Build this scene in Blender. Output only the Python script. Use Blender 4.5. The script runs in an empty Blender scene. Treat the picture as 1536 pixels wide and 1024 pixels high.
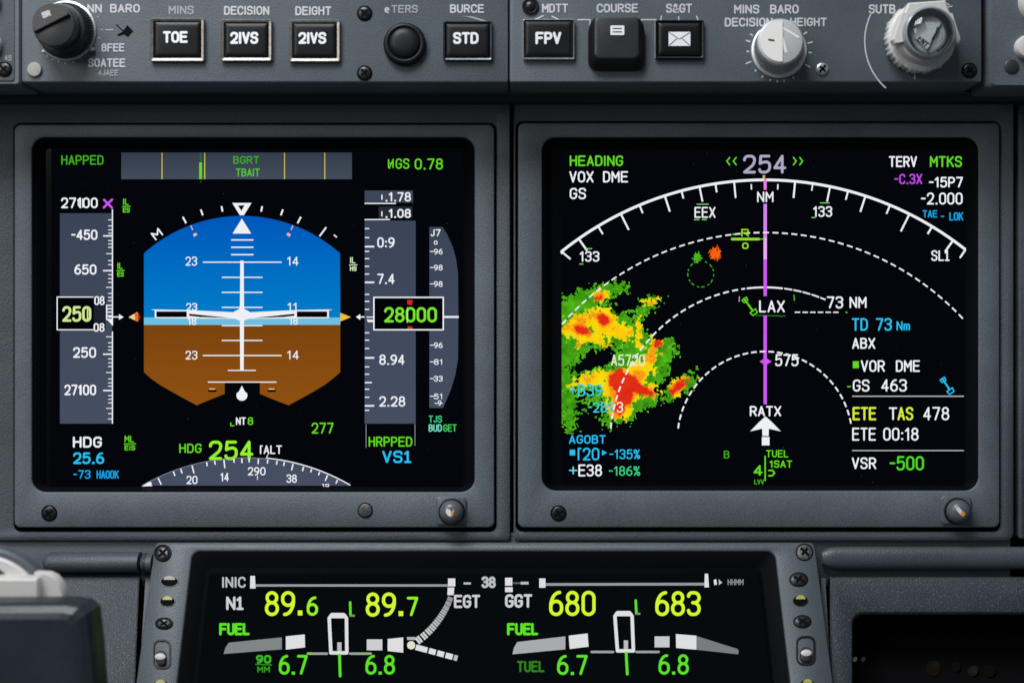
import bpy, bmesh, math, random
from mathutils import Vector, noise
random.seed(7)
C = bpy.context.scene.collection
S = 0.00033            # metres per unit on the panel plane
D = 2000.0             # camera distance in the same units
CX, CY = 768.0, 512.0
R = math.radians

# ------------------------------------------------------------------ frames
def plane(db):
    k = (D-db)/D
    def f(x, y, h=0.0):
        return Vector(((x-CX)*S*k, -(db+h)*S, (CY-y)*S*k))
    return f
MAIN = plane(0); GL = plane(110); PSCR = plane(-12)
TH = R(30); TT = math.tan(TH)
def slope(base=0.0, z0=-303.0):
    n = Vector((0, -math.cos(TH), math.sin(TH)))
    def f(x, y, h=0.0):
        dz = CY-y
        t = (D-TT*z0)/(D-TT*dz)
        return Vector((t*(x-CX)*S, -(D*(1-t))*S, t*dz*S)) + n*((h+base)*S)
    return f
LOW = slope(); LSCR = slope(-12)
def LX(x, y): return 727+(x-727)*(1+0.056*(y-815)/209)

# --------------------------------------------------------------- materials
def lin(c):
    c = c/255.0
    return c/12.92 if c <= 0.04045 else ((c+0.055)/1.055)**2.4
MC = {}
def newmat(name):
    m = bpy.data.materials.new(name); m.use_nodes = True
    nt = m.node_tree; nt.nodes.clear()
    out = nt.nodes.new('ShaderNodeOutputMaterial')
    return m, nt, out
def E(r, g, b, s=1.0):
    key = ('e', r, g, b, s)
    if key in MC: return MC[key]
    m, nt, out = newmat('lit_%d_%d_%d' % (r, g, b))
    e = nt.nodes.new('ShaderNodeEmission')
    e.inputs[0].default_value = (lin(r), lin(g), lin(b), 1); e.inputs[1].default_value = s
    nt.links.new(e.outputs[0], out.inputs[0]); MC[key] = m
    return m
def Egrad(name, c0, c1, y0, y1, fr):
    """screen colour that runs from c0 at height y0 to c1 at y1 (the display draws it that way)"""
    m, nt, out = newmat(name); N = nt.nodes; L = nt.links
    tc = N.new('ShaderNodeNewGeometry'); sp = N.new('ShaderNodeSeparateXYZ'); L.new(tc.outputs['Position'], sp.inputs[0])
    mr = N.new('ShaderNodeMapRange'); L.new(sp.outputs[2], mr.inputs[0])
    mr.inputs[1].default_value = fr(0, y0).z; mr.inputs[2].default_value = fr(0, y1).z
    mx = N.new('ShaderNodeMix'); mx.data_type = 'RGBA'; L.new(mr.outputs[0], mx.inputs[0])
    mx.inputs[6].default_value = (*[lin(v) for v in c0], 1); mx.inputs[7].default_value = (*[lin(v) for v in c1], 1)
    e = N.new('ShaderNodeEmission'); L.new(mx.outputs[2], e.inputs[0]); L.new(e.outputs[0], out.inputs[0])
    return m
def paint(name, col, rough=0.5, metal=0.0, bump=0.0, bscale=900, var=0.0, speck=0.0, spec=0.5, coat=0.0, grime=0.0):
    m, nt, out = newmat(name); N = nt.nodes; L = nt.links
    p = N.new('ShaderNodeBsdfPrincipled'); L.new(p.outputs[0], out.inputs[0])
    p.inputs['Base Color'].default_value = (*col, 1); p.inputs['Roughness'].default_value = rough
    p.inputs['Metallic'].default_value = metal; p.inputs['Specular IOR Level'].default_value = spec
    p.inputs['Coat Weight'].default_value = coat
    tc = N.new('ShaderNodeTexCoord')
    if bump > 0:
        nz = N.new('ShaderNodeTexNoise'); nz.inputs['Scale'].default_value = bscale
        nz.inputs['Detail'].default_value = 3; nz.inputs['Roughness'].default_value = 0.65; L.new(tc.outputs['Object'], nz.inputs['Vector'])
        vo = N.new('ShaderNodeTexVoronoi'); vo.inputs['Scale'].default_value = bscale*0.8; L.new(tc.outputs['Object'], vo.inputs['Vector'])
        ad = N.new('ShaderNodeMath'); ad.operation = 'MULTIPLY_ADD'; L.new(vo.outputs['Distance'], ad.inputs[0]); ad.inputs[1].default_value = 0.5
        L.new(nz.outputs[0], ad.inputs[2])
        b = N.new('ShaderNodeBump'); b.inputs['Strength'].default_value = bump; b.inputs['Distance'].default_value = 0.0004
        L.new(ad.outputs[0], b.inputs['Height']); L.new(b.outputs[0], p.inputs['Normal'])
    if var > 0 or speck > 0:
        n2 = N.new('ShaderNodeTexNoise'); n2.inputs['Scale'].default_value = 22; n2.inputs['Detail'].default_value = 6
        n2.inputs['Roughness'].default_value = 0.6; L.new(tc.outputs['Object'], n2.inputs['Vector'])
        n3 = N.new('ShaderNodeTexNoise'); n3.inputs['Scale'].default_value = bscale*1.3; n3.inputs['Detail'].default_value = 1
        L.new(tc.outputs['Object'], n3.inputs['Vector'])
        mr = N.new('ShaderNodeMapRange'); mr.inputs[1].default_value = 0.3; mr.inputs[2].default_value = 0.7
        mr.inputs[3].default_value = 1-var; mr.inputs[4].default_value = 1+var; L.new(n2.outputs[0], mr.inputs[0])
        m3 = N.new('ShaderNodeMapRange'); m3.inputs[1].default_value = 0.3; m3.inputs[2].default_value = 0.7
        m3.inputs[3].default_value = 1-var*1.2; m3.inputs[4].default_value = 1+var*1.2; L.new(n3.outputs[0], m3.inputs[0])
        mu = N.new('ShaderNodeMath'); mu.operation = 'MULTIPLY'; L.new(mr.outputs[0], mu.inputs[0]); L.new(m3.outputs[0], mu.inputs[1])
        last = mu.outputs[0]
        if speck > 0:
            n4 = N.new('ShaderNodeTexNoise'); n4.inputs['Scale'].default_value = bscale*0.7; n4.inputs['Detail'].default_value = 2
            L.new(tc.outputs['Object'], n4.inputs['Vector'])
            m4 = N.new('ShaderNodeMapRange'); m4.inputs[1].default_value = 0.66 if speck < 1 else 0.6; m4.inputs[2].default_value = 0.76 if speck < 1 else 0.68
            m4.inputs[3].default_value = 0; m4.inputs[4].default_value = speck; L.new(n4.outputs[0], m4.inputs[0])
            a = N.new('ShaderNodeMath'); a.operation = 'ADD'; L.new(last, a.inputs[0]); L.new(m4.outputs[0], a.inputs[1]); last = a.outputs[0]
        vm = N.new('ShaderNodeVectorMath'); vm.operation = 'SCALE'; vm.inputs[0].default_value = col; L.new(last, vm.inputs['Scale'])
        L.new(vm.outputs[0], p.inputs['Base Color'])
        r = N.new('ShaderNodeMapRange'); r.inputs[1].default_value = 0.35; r.inputs[2].default_value = 0.65
        r.inputs[3].default_value = rough-0.07; r.inputs[4].default_value = rough+0.09; L.new(n2.outputs[0], r.inputs[0]); L.new(r.outputs[0], p.inputs['Roughness'])
    return m
M = {}
M['bezel']  = paint('bezel_paint', (0.106, 0.127, 0.148), 0.52, bump=0.5, bscale=1650, var=0.16, speck=0.4)
M['plate']  = paint('plate_paint', (0.078, 0.093, 0.108), 0.56, bump=0.6, bscale=1400, var=0.16, speck=0.4)
M['upper']  = paint('upper_panel_paint', (0.098, 0.118, 0.136), 0.52, bump=0.36, bscale=1700, var=0.13, speck=0.2)
M['low']    = paint('lower_bezel_paint', (0.082, 0.100, 0.116), 0.47, bump=0.3, bscale=1400, var=0.10, speck=0.2)
M['side']   = paint('side_panel_paint', (0.034, 0.044, 0.054), 0.48, bump=0.5, bscale=2000, var=0.14, speck=2.2)
M['rail']   = paint('rail_paint', (0.066, 0.081, 0.094), 0.44, bump=0.45, bscale=1200, var=0.12, speck=0.3)
M['pad']    = paint('pad_vinyl', (0.018, 0.026, 0.034), 0.38, bump=0.15, bscale=700, var=0.08)
M['black']  = paint('black_plastic', (0.0035, 0.004, 0.0055), 0.62, bump=0.1, bscale=1500, spec=0.04)
M['gap']    = paint('black_void', (0.002, 0.002, 0.0025), 0.9, spec=0.1)  # shade of gaps and recess put into the colour
M['ledge']  = paint('ledge_black', (0.010, 0.012, 0.014), 0.5, bump=0.3, bscale=900)
M['lip']    = paint('lip_grey', (0.10, 0.115, 0.125), 0.4)
M['lcddull'] = paint('lcd_border', (0.002, 0.0024, 0.0032), 0.6, spec=0.02)
M['lcd']    = paint('lcd_black', (0.0022, 0.0026, 0.0036), 0.16, spec=0.12)
M['key']    = paint('key_black', (0.005, 0.0057, 0.0075), 0.42, bump=0.08, bscale=1500, var=0.1, spec=0.3)
M['keygrey'] = paint('key_charcoal', (0.03, 0.032, 0.036), 0.42, bump=0.12, bscale=1500, var=0.1)
M['knob']   = paint('knob_black', (0.027, 0.028, 0.031), 0.30, bump=0.12, bscale=1500, var=0.12)
M['chrome'] = paint('frame_metal', (0.30, 0.275, 0.25), 0.42, metal=0.85, bump=0.12, bscale=500, var=0.15)
M['dkmetal'] = paint('dark_metal', (0.08, 0.09, 0.10), 0.3, metal=0.9, var=0.1)
M['steel']  = paint('steel', (0.52, 0.52, 0.52), 0.34, metal=0.75, bump=0.1, bscale=900, var=0.15)
M['silver'] = paint('silver_cap', (0.70, 0.71, 0.72), 0.3, metal=0.35, bump=0.05, bscale=700, var=0.05)
M['white']  = paint('white_plastic', (0.60, 0.60, 0.58), 0.4, bump=0.12, bscale=600, var=0.06)
M['cream']  = paint('cream_plastic', (0.62, 0.60, 0.58), 0.45, var=0.04)
M['legend'] = paint('legend_paint', (0.56, 0.57, 0.6), 0.6, var=0.08)
M['legdim'] = paint('legend_worn', (0.34, 0.355, 0.38), 0.6, var=0.12)
M['keytxt'] = paint('key_legend', (0.9, 0.89, 0.93), 0.5)
M['screw']  = paint('screw_black', (0.03, 0.03, 0.031), 0.3, metal=0.5, bump=0.25, bscale=900, var=0.2)
M['slot']   = paint('slot_black', (0.002, 0.002, 0.002), 0.8, spec=0.1)
M['plug']   = paint('plug_grey', (0.10, 0.095, 0.092), 0.45, metal=0.3, bump=0.5, bscale=600, var=0.3)
M['knobg']  = paint('knob_grey', (0.10, 0.115, 0.13), 0.33, bump=0.1, bscale=1200, var=0.08)
M['orange'] = paint('orange_paint', (0.85, 0.36, 0.08), 0.35)  # warm half of the glint painted on the brightness knobs
M['pip']    = paint('white_paint', (0.9, 0.88, 0.84), 0.35)  # also draws the pale half of the painted knob glint
M['yellow'] = paint('yellow_paint', (0.42, 0.42, 0.10), 0.5)
M['pipdull'] = paint('pip_dull', (0.33, 0.32, 0.29), 0.45, var=0.1)
M['scratch'] = paint('bare_scratch', (0.17, 0.19, 0.21), 0.5)
M['floor']  = paint('lens_floor', (0.42, 0.44, 0.46), 0.4, var=.1)
M['navy']   = paint('navy_plastic', (0.012, 0.02, 0.05), 0.4)
M['smoke']  = paint('smoked_plastic', (0.26, 0.29, 0.33), 0.25, metal=0.1)
def glassmat():
    m, nt, out = newmat('clear_cap'); N = nt.nodes; L = nt.links
    t = N.new('ShaderNodeBsdfTransparent'); t.inputs[0].default_value = (0.86, 0.9, 0.93, 1)
    g = N.new('ShaderNodeBsdfGlossy'); g.inputs['Roughness'].default_value = 0.06
    f = N.new('ShaderNodeFresnel'); f.inputs[0].default_value = 1.5
    x = N.new('ShaderNodeMixShader'); L.new(f.outputs[0], x.inputs[0]); L.new(t.outputs[0], x.inputs[1]); L.new(g.outputs[0], x.inputs[2])
    L.new(x.outputs[0], out.inputs[0]); return m
M['glass'] = glassmat()
# screen colours
WH = E(238, 240, 245); GR = E(98, 214, 32); GY = E(150, 240, 42); DG = E(62, 168, 30); CYN = E(40, 190, 240); CY2 = E(26, 160, 225)
MAG = E(205, 88, 240); TAPE = E(60, 70, 88); BLK = E(3, 4, 9); ACT = E(4, 6, 11); YEL = E(225, 225, 60); BY = E(212, 246, 48)
ORG = E(250, 150, 30); RED = E(215, 40, 30); PG = E(206, 232, 148); LAV = E(172, 168, 196); TEAL = E(60, 205, 140); PINK = E(235, 180, 165)
LG = E(150, 154, 158); MG = E(128, 133, 136); LW = E(222, 222, 224); LT = E(185, 188, 192); FG = E(92, 226, 42); FD = E(48, 130, 26)

# ------------------------------------------------------------- mesh builder
class MB:
    def __init__(s, fr): s.fr = fr; s.v = []; s.f = []; s.m = []; s.mats = []; s.hc = 0.0; s.auto = None
    def mi(s, mat):
        if mat not in s.mats: s.mats.append(mat)
        return s.mats.index(mat)
    def face3(s, pts, mat):
        b = len(s.v); s.v += pts; s.f.append(list(range(b, b+len(pts)))); s.m.append(s.mi(mat))
    def poly(s, pts, mat, h=0.0):
        a = sum(pts[i][0]*pts[(i+1) % len(pts)][1]-pts[(i+1) % len(pts)][0]*pts[i][1] for i in range(len(pts)))
        if a > 0: pts = pts[::-1]
        s.face3([s.fr(x, y, h) for x, y in pts], mat)
    def rect(s, x0, y0, x1, y1, mat, h=0.0): s.poly([(x0, y0), (x1, y0), (x1, y1), (x0, y1)], mat, h)
    def loft(s, loops, mat, cap0=False, cap1=True, mats=None):
        """loops: list of (list of 2-D points, height); bridged in order"""
        n = len(loops[0][0]); base = []
        for pts, h in loops:
            base.append(len(s.v)); s.v += [s.fr(x, y, h) for x, y in pts]
        for j in range(len(loops)-1):
            mm = s.mi(mats[j] if mats else mat)
            for i in range(n):
                k = (i+1) % n
                s.f.append([base[j]+i, base[j]+k, base[j+1]+k, base[j+1]+i]); s.m.append(mm)
        if cap0: s.f.append([base[0]+i for i in range(n)][::-1]); s.m.append(s.mi(mats[0] if mats else mat))
        if cap1: s.f.append([base[-1]+i for i in range(n)]); s.m.append(s.mi(mats[-1] if mats else mat))
    def strip(s, pts, w, mat, h=0.0, cap=True, closed=False):
        """flat round-ended ribbon along pts"""
        s.hc += 0.05
        if s.hc > 0.41: s.hc = 0.0
        loop = (Vector(pts[0][:2])-Vector(pts[-1][:2])).length < 1e-3 and len(pts) > 4
        h += s.hc; r = w/2
        P = [Vector((p[0], p[1])) for p in pts]
        q = [P[0]]
        for p in P[1:]:
            if (p-q[-1]).length > 1e-4: q.append(p)
        P = q
        if len(P) < 2: return
        segs = [[P[0]]]
        for i in range(1, len(P)-1):
            a = (P[i]-P[i-1]).normalized(); b = (P[i+1]-P[i]).normalized()
            segs[-1].append(P[i])
            if a.dot(b) < 0.6: segs.append([P[i]])
        segs[-1].append(P[-1])
        for si, sg in enumerate(segs):
            hh = h+si*0.02
            Lf, Rt = [], []
            for i, p in enumerate(sg):
                if i == 0: t = (sg[1]-p).normalized(); k = 1
                elif i == len(sg)-1: t = (p-sg[i-1]).normalized(); k = 1
                else:
                    a = (p-sg[i-1]).normalized(); b = (sg[i+1]-p).normalized(); t = (a+b).normalized(); k = 1/max(0.5, t.dot(a))
                nn = Vector((-t.y, t.x))*r*k
                Lf.append(p+nn); Rt.append(p-nn)
            e = []; b0 = []
            if loop and len(segs) == 1:
                t = ((sg[-1]-sg[-2]).normalized()+(sg[1]-sg[0]).normalized()).normalized(); nn = Vector((-t.y, t.x))*r
                Lf[0] = Lf[-1] = sg[0]+nn; Rt[0] = Rt[-1] = sg[0]-nn
            elif cap or si < len(segs)-1:
                t = (sg[-1]-sg[-2]).normalized(); nn = Vector((-t.y, t.x)); e = [sg[-1]+nn*r*math.cos(a)+t*r*math.sin(a) for a in [math.pi*j/6 for j in range(1, 6)]]
            if (cap or si > 0) and not (loop and len(segs) == 1):
                t = (sg[0]-sg[1]).normalized(); nn = Vector((-t.y, t.x)); b0 = [sg[0]+nn*r*math.cos(a)+t*r*math.sin(a) for a in [math.pi*j/6 for j in range(1, 6)]]
            base = len(s.v); n = len(sg)
            s.v += [s.fr(p.x, p.y, hh) for p in Lf]+[s.fr(p.x, p.y, hh) for p in Rt]
            mi = s.mi(mat)
            for i in range(n-1): s.f.append([base+i, base+i+1, base+n+i+1, base+n+i]); s.m.append(mi)
            if e:
                b = len(s.v); s.v += [s.fr(p.x, p.y, hh) for p in e]
                s.f.append([base+n-1]+[b+i for i in range(5)]+[base+2*n-1]); s.m.append(mi)
            if b0:
                b = len(s.v); s.v += [s.fr(p.x, p.y, hh) for p in b0]
                s.f.append([base+n]+[b+i for i in range(5)]+[base]); s.m.append(mi)
    def line(s, x0, y0, x1, y1, w, mat, h=0.0, cap=False): s.strip([(x0, y0), (x1, y1)], w, mat, h, cap)
    def text(s, t, x0, y0, x1, y1, mat, sw=None, h=0.0, slant=0.0, rot=0.0):
        if s.auto:
            a = s.auto; k = MB(s.fr); k.text(t, x0, y0, x1, y1, mat, sw, h, slant, rot); k.build(a[0], a[1]); return
        H = y1-y0
        if sw is None: sw = H*0.165
        H2 = H-sw; sp = 0.5
        ws = [GW.get(c, 1.0) for c in t]; tot = sum(ws)+sp*(len(t)-1)
        u = (x1-x0-sw)/tot; x = x0+sw/2; cx, cy = (x0+x1)/2, (y0+y1)/2
        ca, sa = math.cos(rot), math.sin(rot)
        for c, wd in zip(t, ws):
            for st in G.get(c, []):
                pts = []
                for p in st: pts.append((x+p[0]*wd*u, y1-sw/2-p[1]*H2, p[2] if len(p) > 2 else 0))
                pl = fillet(pts, min(u*wd*0.5, H2*0.27))
                pl = [(a+(y1-b)*slant, b) for a, b in pl]
                if rot: pl = [(cx+(a-cx)*ca-(b-cy)*sa, cy+(a-cx)*sa+(b-cy)*ca) for a, b in pl]
                if len(pl) == 1 or (len(pl) == 2 and pl[0] == pl[1]):
                    a, b = pl[0]; q = sw*0.6; s.rect(a-q, b-q+sw*.1, a+q, b+q+sw*.1-0.2, mat, h)
                else: s.strip(pl, sw, mat, h)
            x += (wd+sp)*u
    def build(s, name, parent=None, smooth=None, label=None):
        if not s.f: return None
        me = bpy.data.meshes.new(name)
        org = parent_world(parent) if parent else Vector((0, 0, 0))
        if not parent:
            xs = [p.x for p in s.v]; ys = [p.y for p in s.v]; zs = [p.z for p in s.v]
            org = Vector(((min(xs)+max(xs))/2, max(ys), min(zs)))
        me.from_pydata([tuple(p-org) for p in s.v], [], s.f)
        for m in s.mats: me.materials.append(m)
        for p, m in zip(me.polygons, s.m): p.material_index = m
        me.update()
        if smooth:
            bm = bmesh.new(); bm.from_mesh(me); bmesh.ops.recalc_face_normals(bm, faces=bm.faces[:]); bm.to_mesh(me); bm.free()
            for p in me.polygons: p.use_smooth = True
            me.set_sharp_from_angle(angle=R(smooth))
        o = bpy.data.objects.new(name, me); C.objects.link(o)
        if parent: o.parent = parent
        else: o.location = org
        if label: o['label'] = label
        return o
def parent_world(o):
    v = Vector((0, 0, 0))
    while o: v += o.location; o = o.parent
    return v
def thing(name, loc, label, cat, group=None):
    o = bpy.data.objects.new(name, None); C.objects.link(o); o.location = loc; o.empty_display_size = 0.02
    o['label'] = label; o['category'] = cat
    if group: o['group'] = group
    return o
def tag(o, label, cat): o['label'] = label; o['category'] = cat

def fillet(pts, rad):
    out = []
    n = len(pts)
    for i, p in enumerate(pts):
        rr = p[2]
        if rr == 0 or i == 0 or i == n-1: out.append((p[0], p[1])); continue
        a = Vector(pts[i-1][:2]); b = Vector(p[:2]); c = Vector(pts[i+1][:2])
        la, lc = (a-b).length, (c-b).length
        ka = la/2 if pts[i-1][2] and i-1 > 0 else la
        kc = lc/2 if pts[i+1][2] and i+1 < n-1 else lc
        d = min(rad*rr*1.25, ka, kc)
        A = b+(a-b).normalized()*d; Cc = b+(c-b).normalized()*d
        for j in range(9):
            t = j/8; k = 0.55
            P1 = A+(b-A)*k; P2 = Cc+(b-Cc)*k
            q = A*(1-t)**3+P1*3*t*(1-t)**2+P2*3*t*t*(1-t)+Cc*t**3
            out.append((q.x, q.y))
    return out
def rr(x0, y0, x1, y1, r=6, n=6, f=None):
    """rounded rectangle loop"""
    pts = []
    rs = r if isinstance(r, (tuple, list)) else (r, r, r, r)
    for (cx, cy, a0, q) in ((x0, y0, 180, rs[0]), (x1, y0, 270, rs[1]), (x1, y1, 0, rs[2]), (x0, y1, 90, rs[3])):
        ox = q if cx == x0 else -q; oy = q if cy == y0 else -q
        for i in range(n+1):
            a = R(a0+90*i/n); pts.append((cx+ox+q*math.cos(a), cy+oy+q*math.sin(a)))
    if f: pts = [(f(x, y), y) for x, y in pts]
    return pts
def circ(cx, cy, r, n=48, sy=1.0, a0=0): return [(cx+r*math.cos(a0+2*math.pi*i/n), cy+r*sy*math.sin(a0+2*math.pi*i/n)) for i in range(n)]
def arc(cx, cy, r, a0, a1, n=24): return [(cx+r*math.cos(R(a0+(a1-a0)*i/n)), cy+r*math.sin(R(a0+(a1-a0)*i/n))) for i in range(n+1)]

# --------------------------------------------------------------- stroke font
GW = {' ': 0.95, '.': 0.22, ':': 0.22, '1': 0.55, '!': 0.7, 'I': 0.12, 'M': 1.15, 'W': 1.3, '-': 0.6, 'N': 1.02, '(': 0.3, "'": 0.15, '<': .6, '>': .6, '/': .5, 'L': .85, 'J': .7, '%': 1.1, 'm': 1.1, '|': .1, '+': .8, 'e': .8, '[': .35}
G = {
'0': [[(.5, 1), (1, 1, 1), (1, 0, 1), (0, 0, 1), (0, 1, 1), (.5, 1)]],
'1': [[(0, .78), (.75, 1), (.75, 0)]],
'!': [[(0, .8), (.5, 1), (.5, 0)], [(0, 0), (1, 0)]],
'2': [[(0, .76), (0, 1, 1), (1, 1, 1), (1, .52, .8), (0, 0), (1, 0)]],
'3': [[(0, .84), (0, 1, .9), (1, 1, 1), (1, .54, 1), (.4, .54)], [(.4, .54), (1, .54, 1), (1, 0, 1), (0, 0, 1), (0, .18)]],
'4': [[(.74, 0), (.74, 1), (0, .27), (1, .27)]],
'5': [[(.92, 1), (.12, 1), (.05, .54)], [(.05, .54), (.3, .64, .6), (1, .64, 1), (1, 0, 1), (0, 0, 1), (0, .16)]],
'6': [[(.82, 1), (.45, .98, .5), (0, .62, .9), (0, 0, 1), (1, 0, 1), (1, .6, 1), (0, .6, 1), (0, .32)]],
'7': [[(0, 1), (1, 1), (.35, 0)]],
'8': [[(.5, 1), (.94, 1, 1), (.94, .54, 1), (.06, .54, 1), (.06, 1, 1), (.5, 1)], [(.5, .54), (1, .54, 1), (1, 0, 1), (0, 0, 1), (0, .54, 1), (.5, .54)]],
'9': [[(.18, 0), (.55, .02, .5), (1, .38, .9), (1, 1, 1), (0, 1, 1), (0, .42, 1), (1, .42, 1), (1, .68)]],
'A': [[(0, 0), (.5, 1), (1, 0)], [(.18, .3), (.82, .3)]],
'B': [[(0, 0), (0, 1), (.95, 1, 1), (.95, .54, 1), (0, .54)], [(.5, .54), (1, .54, 1), (1, 0, 1), (0, 0)]],
'C': [[(1, .78), (1, 1, 1), (0, 1, 1), (0, 0, 1), (1, 0, 1), (1, .22)]],
'D': [[(0, 0), (0, 1), (1, 1, 1), (1, 0, 1), (0, 0)]],
'E': [[(1, 1), (0, 1), (0, 0), (1, 0)], [(0, .53), (.88, .53)]],
'F': [[(1, 1), (0, 1), (0, 0)], [(0, .52), (.85, .52)]],
'G': [[(1, .8), (1, 1, 1), (0, 1, 1), (0, 0, 1), (1, 0, 1), (1, .48), (.6, .48)]],
'H': [[(0, 0), (0, 1)], [(1, 0), (1, 1)], [(0, .53), (1, .53)]],
'I': [[(.5, 0), (.5, 1)]], '|': [[(.5, 0), (.5, 1)]],
'J': [[(1, 1), (1, 0, 1), (0, 0, 1), (0, .2)]],
'K': [[(0, 0), (0, 1)], [(1, 1), (0, .42)], [(.35, .62), (1, 0)]],
'L': [[(0, 1), (0, 0), (1, 0)]],
'M': [[(0, 0), (0, 1), (.5, .4), (1, 1), (1, 0)]],
'N': [[(0, 0), (0, 1), (1, 0), (1, 1)]],
'O': [[(.5, 1), (1, 1, 1), (1, 0, 1), (0, 0, 1), (0, 1, 1), (.5, 1)]],
'P': [[(0, 0), (0, 1), (1, 1, 1), (1, .45, 1), (0, .45)]],
'R': [[(0, 0), (0, 1), (1, 1, 1), (1, .48, 1), (0, .48)], [(.5, .48), (1, 0)]],
'S': [[(1, .8), (1, 1, 1), (0, 1, 1), (0, .56, 1), (1, .5, 1), (1, 0, 1), (0, 0, 1), (0, .2)]],
'T': [[(0, 1), (1, 1)], [(.5, 1), (.5, 0)]],
'U': [[(0, 1), (0, 0, 1), (1, 0, 1), (1, 1)]],
'V': [[(0, 1), (.5, 0), (1, 1)]],
'W': [[(0, 1), (.25, 0), (.5, .8), (.75, 0), (1, 1)]],
'X': [[(0, 1), (1, 0)], [(0, 0), (1, 1)]],
'Y': [[(0, 1), (.5, .5), (1, 1)], [(.5, .5), (.5, 0)]],
'm': [[(0, 0), (0, .68)], [(0, .6), (.1, .68, .5), (.5, .68, 1), (.5, 0)], [(.5, .6), (.6, .68, .5), (1, .68, 1), (1, 0)]],
'e': [[(0, .4), (1, .4), (1, .75, 1), (0, .75, 1), (0, 0, 1), (.9, 0)]],
'.': [[(.5, .02), (.5, .02)]], ':': [[(.5, .08), (.5, .08)], [(.5, .6), (.5, .6)]],
'-': [[(0, .5), (1, .5)]], '+': [[(0, .5), (1, .5)], [(.5, .15), (.5, .85)]],
'<': [[(1, .95), (0.2, .5), (1, .05)]], '>': [[(0, .95), (.8, .5), (0, .05)]],
'(': [[(1, 1), (0, .8, 1), (0, .2, 1), (1, 0)]], '[': [[(1, 1), (0, 1), (0, 0)]], '/': [[(0, 0), (1, 1)]],
"'": [[(.5, 1), (.5, .7)]],
'%': [[(.9, 1), (.1, 0)], [(.2, 1), (.4, 1, 1), (.4, .65, 1), (0, .65, 1), (0, 1, 1), (.2, 1)], [(.8, .35), (1, .35, 1), (1, 0, 1), (.6, 0, 1), (.6, .35, 1), (.8, .35)]],
'&': [[(1, 0), (.1, .75, .6), (.3, 1, 1), (.7, 1, 1), (.7, .65, .8), (0, .4, .8), (0, 0, 1), (.7, 0, .8), (1, .4)]],
}

# ---------------------------------------------------------- small components
def disc_profile(mb, cx, cy, prof, mat, n=48, sy=1.0, lean=(0, 0), mats=None, cap=True, rf=None):
    """revolved shape; prof = [(radius, height)...]; lean shifts the centre per unit height"""
    loops = []
    for j, (r, h) in enumerate(prof):
        pts = circ(cx+lean[0]*h, cy+lean[1]*h, r, n, sy)
        if rf: pts = rf(j, pts, cx+lean[0]*h, cy+lean[1]*h)
        loops.append((pts, h))
    mb.loft(loops, mat, mats=mats, cap1=cap)
def screw(fr, cx, cy, r, parent, mat=None, rot=40, sy=1.0, name='screw', ring=True, label=None, h0=0.0):
    mb = MB(fr); mat = mat or M['screw']
    if ring: disc_profile(mb, cx, cy, [(r*1.12, h0+0.1), (r*1.10, h0+0.9), (r*0.98, h0+0.9), (r*0.95, h0+0.1)], M['slot'], 32, sy, cap=False)
    disc_profile(mb, cx, cy, [(r*0.95, h0+0.1), (r*0.93, h0+1.6), (r*0.82, h0+2.6), (r*0.5, h0+3.2), (r*.2, h0+3.35)], mat, 32, sy)
    o = mb.build(name, parent, 40, label)
    sl = MB(fr)
    for k, (a, ln) in enumerate(((rot, .70), (rot+90, .55))):
        ca, sa = math.cos(R(a)), math.sin(R(a)); w = r*0.17
        p = [(-ln*r, -w), (ln*r, -w*.8), (ln*r, w), (-ln*r, w*.9)]
        sl.poly([(cx+x*ca-y*sa, cy+(x*sa+y*ca)*sy) for x, y in p], M['slot'], h0+3.5+k*0.1)
    sl.build('cross_slot', o)
    return o

# ================================================================ the setting
mb = MB(plane(-70)); mb.loft([(rr(-700, -700, 2240, 1700, 1), -40), (rr(-700, -700, 2240, 1700, 1), 0)], M['gap'], cap0=True)
o = mb.build('bulkhead_wall'); o['kind'] = 'structure'  # black board added behind everything so the gaps show dark

# main panel board: two plates with an opening for a display each, and the strip below
def display_plate(x0, x1, hx0, hy0, hx1, hy1, parent, rc):
    mb = MB(MAIN)
    O = lambda e: rr(x0+e, 96, x1-e, 811-e, rc)
    H = lambda e: rr(hx0-e, hy0-e, hx1+e, hy1+e, 9)
    mb.loft([(O(0), -26), (O(0), -2), (O(1.6), 0), (H(1.6), 0), (H(0), -1.6), (H(0), -2.6), (H(0), -26)], M['plate'], cap1=False, mats=[M['gap'], M['plate'], M['plate'], M['plate'], M['plate'], M['gap']])  # side walls coloured black to paint the shade in the gap
    return mb.build('panel_plate', parent, 50)
ip = thing('instrument_panel', MAIN(768, 1080, -30), 'dark grey textured instrument board that frames both large flight displays', 'instrument panel')
display_plate(-160, 765.5, 20.5, 185, 744.5, 797, ip, 7)
display_plate(770.5, 1521, 774, 182.5, 1500.5, 797, ip, (7, 12, 12, 7))
mb = MB(MAIN)
mb.loft([(rr(-160, 800, 1519, 880, 3), -30), (rr(-160, 800, 1519, 880, 3), -9), (rr(-159, 801.5, 1517.5, 878, 3), -7.5)], M['bezel'])
mb.build('lower_strip', ip, 50)
mb = MB(MAIN)
mb.loft([(rr(1531, 96, 1700, 809, 5), -30), (rr(1531, 96, 1700, 809, 5), -9), (rr(1533, 98, 1698, 807, 5), -7)], M['plate'])
mb.build('panel_plate', ip, 50)

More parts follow.
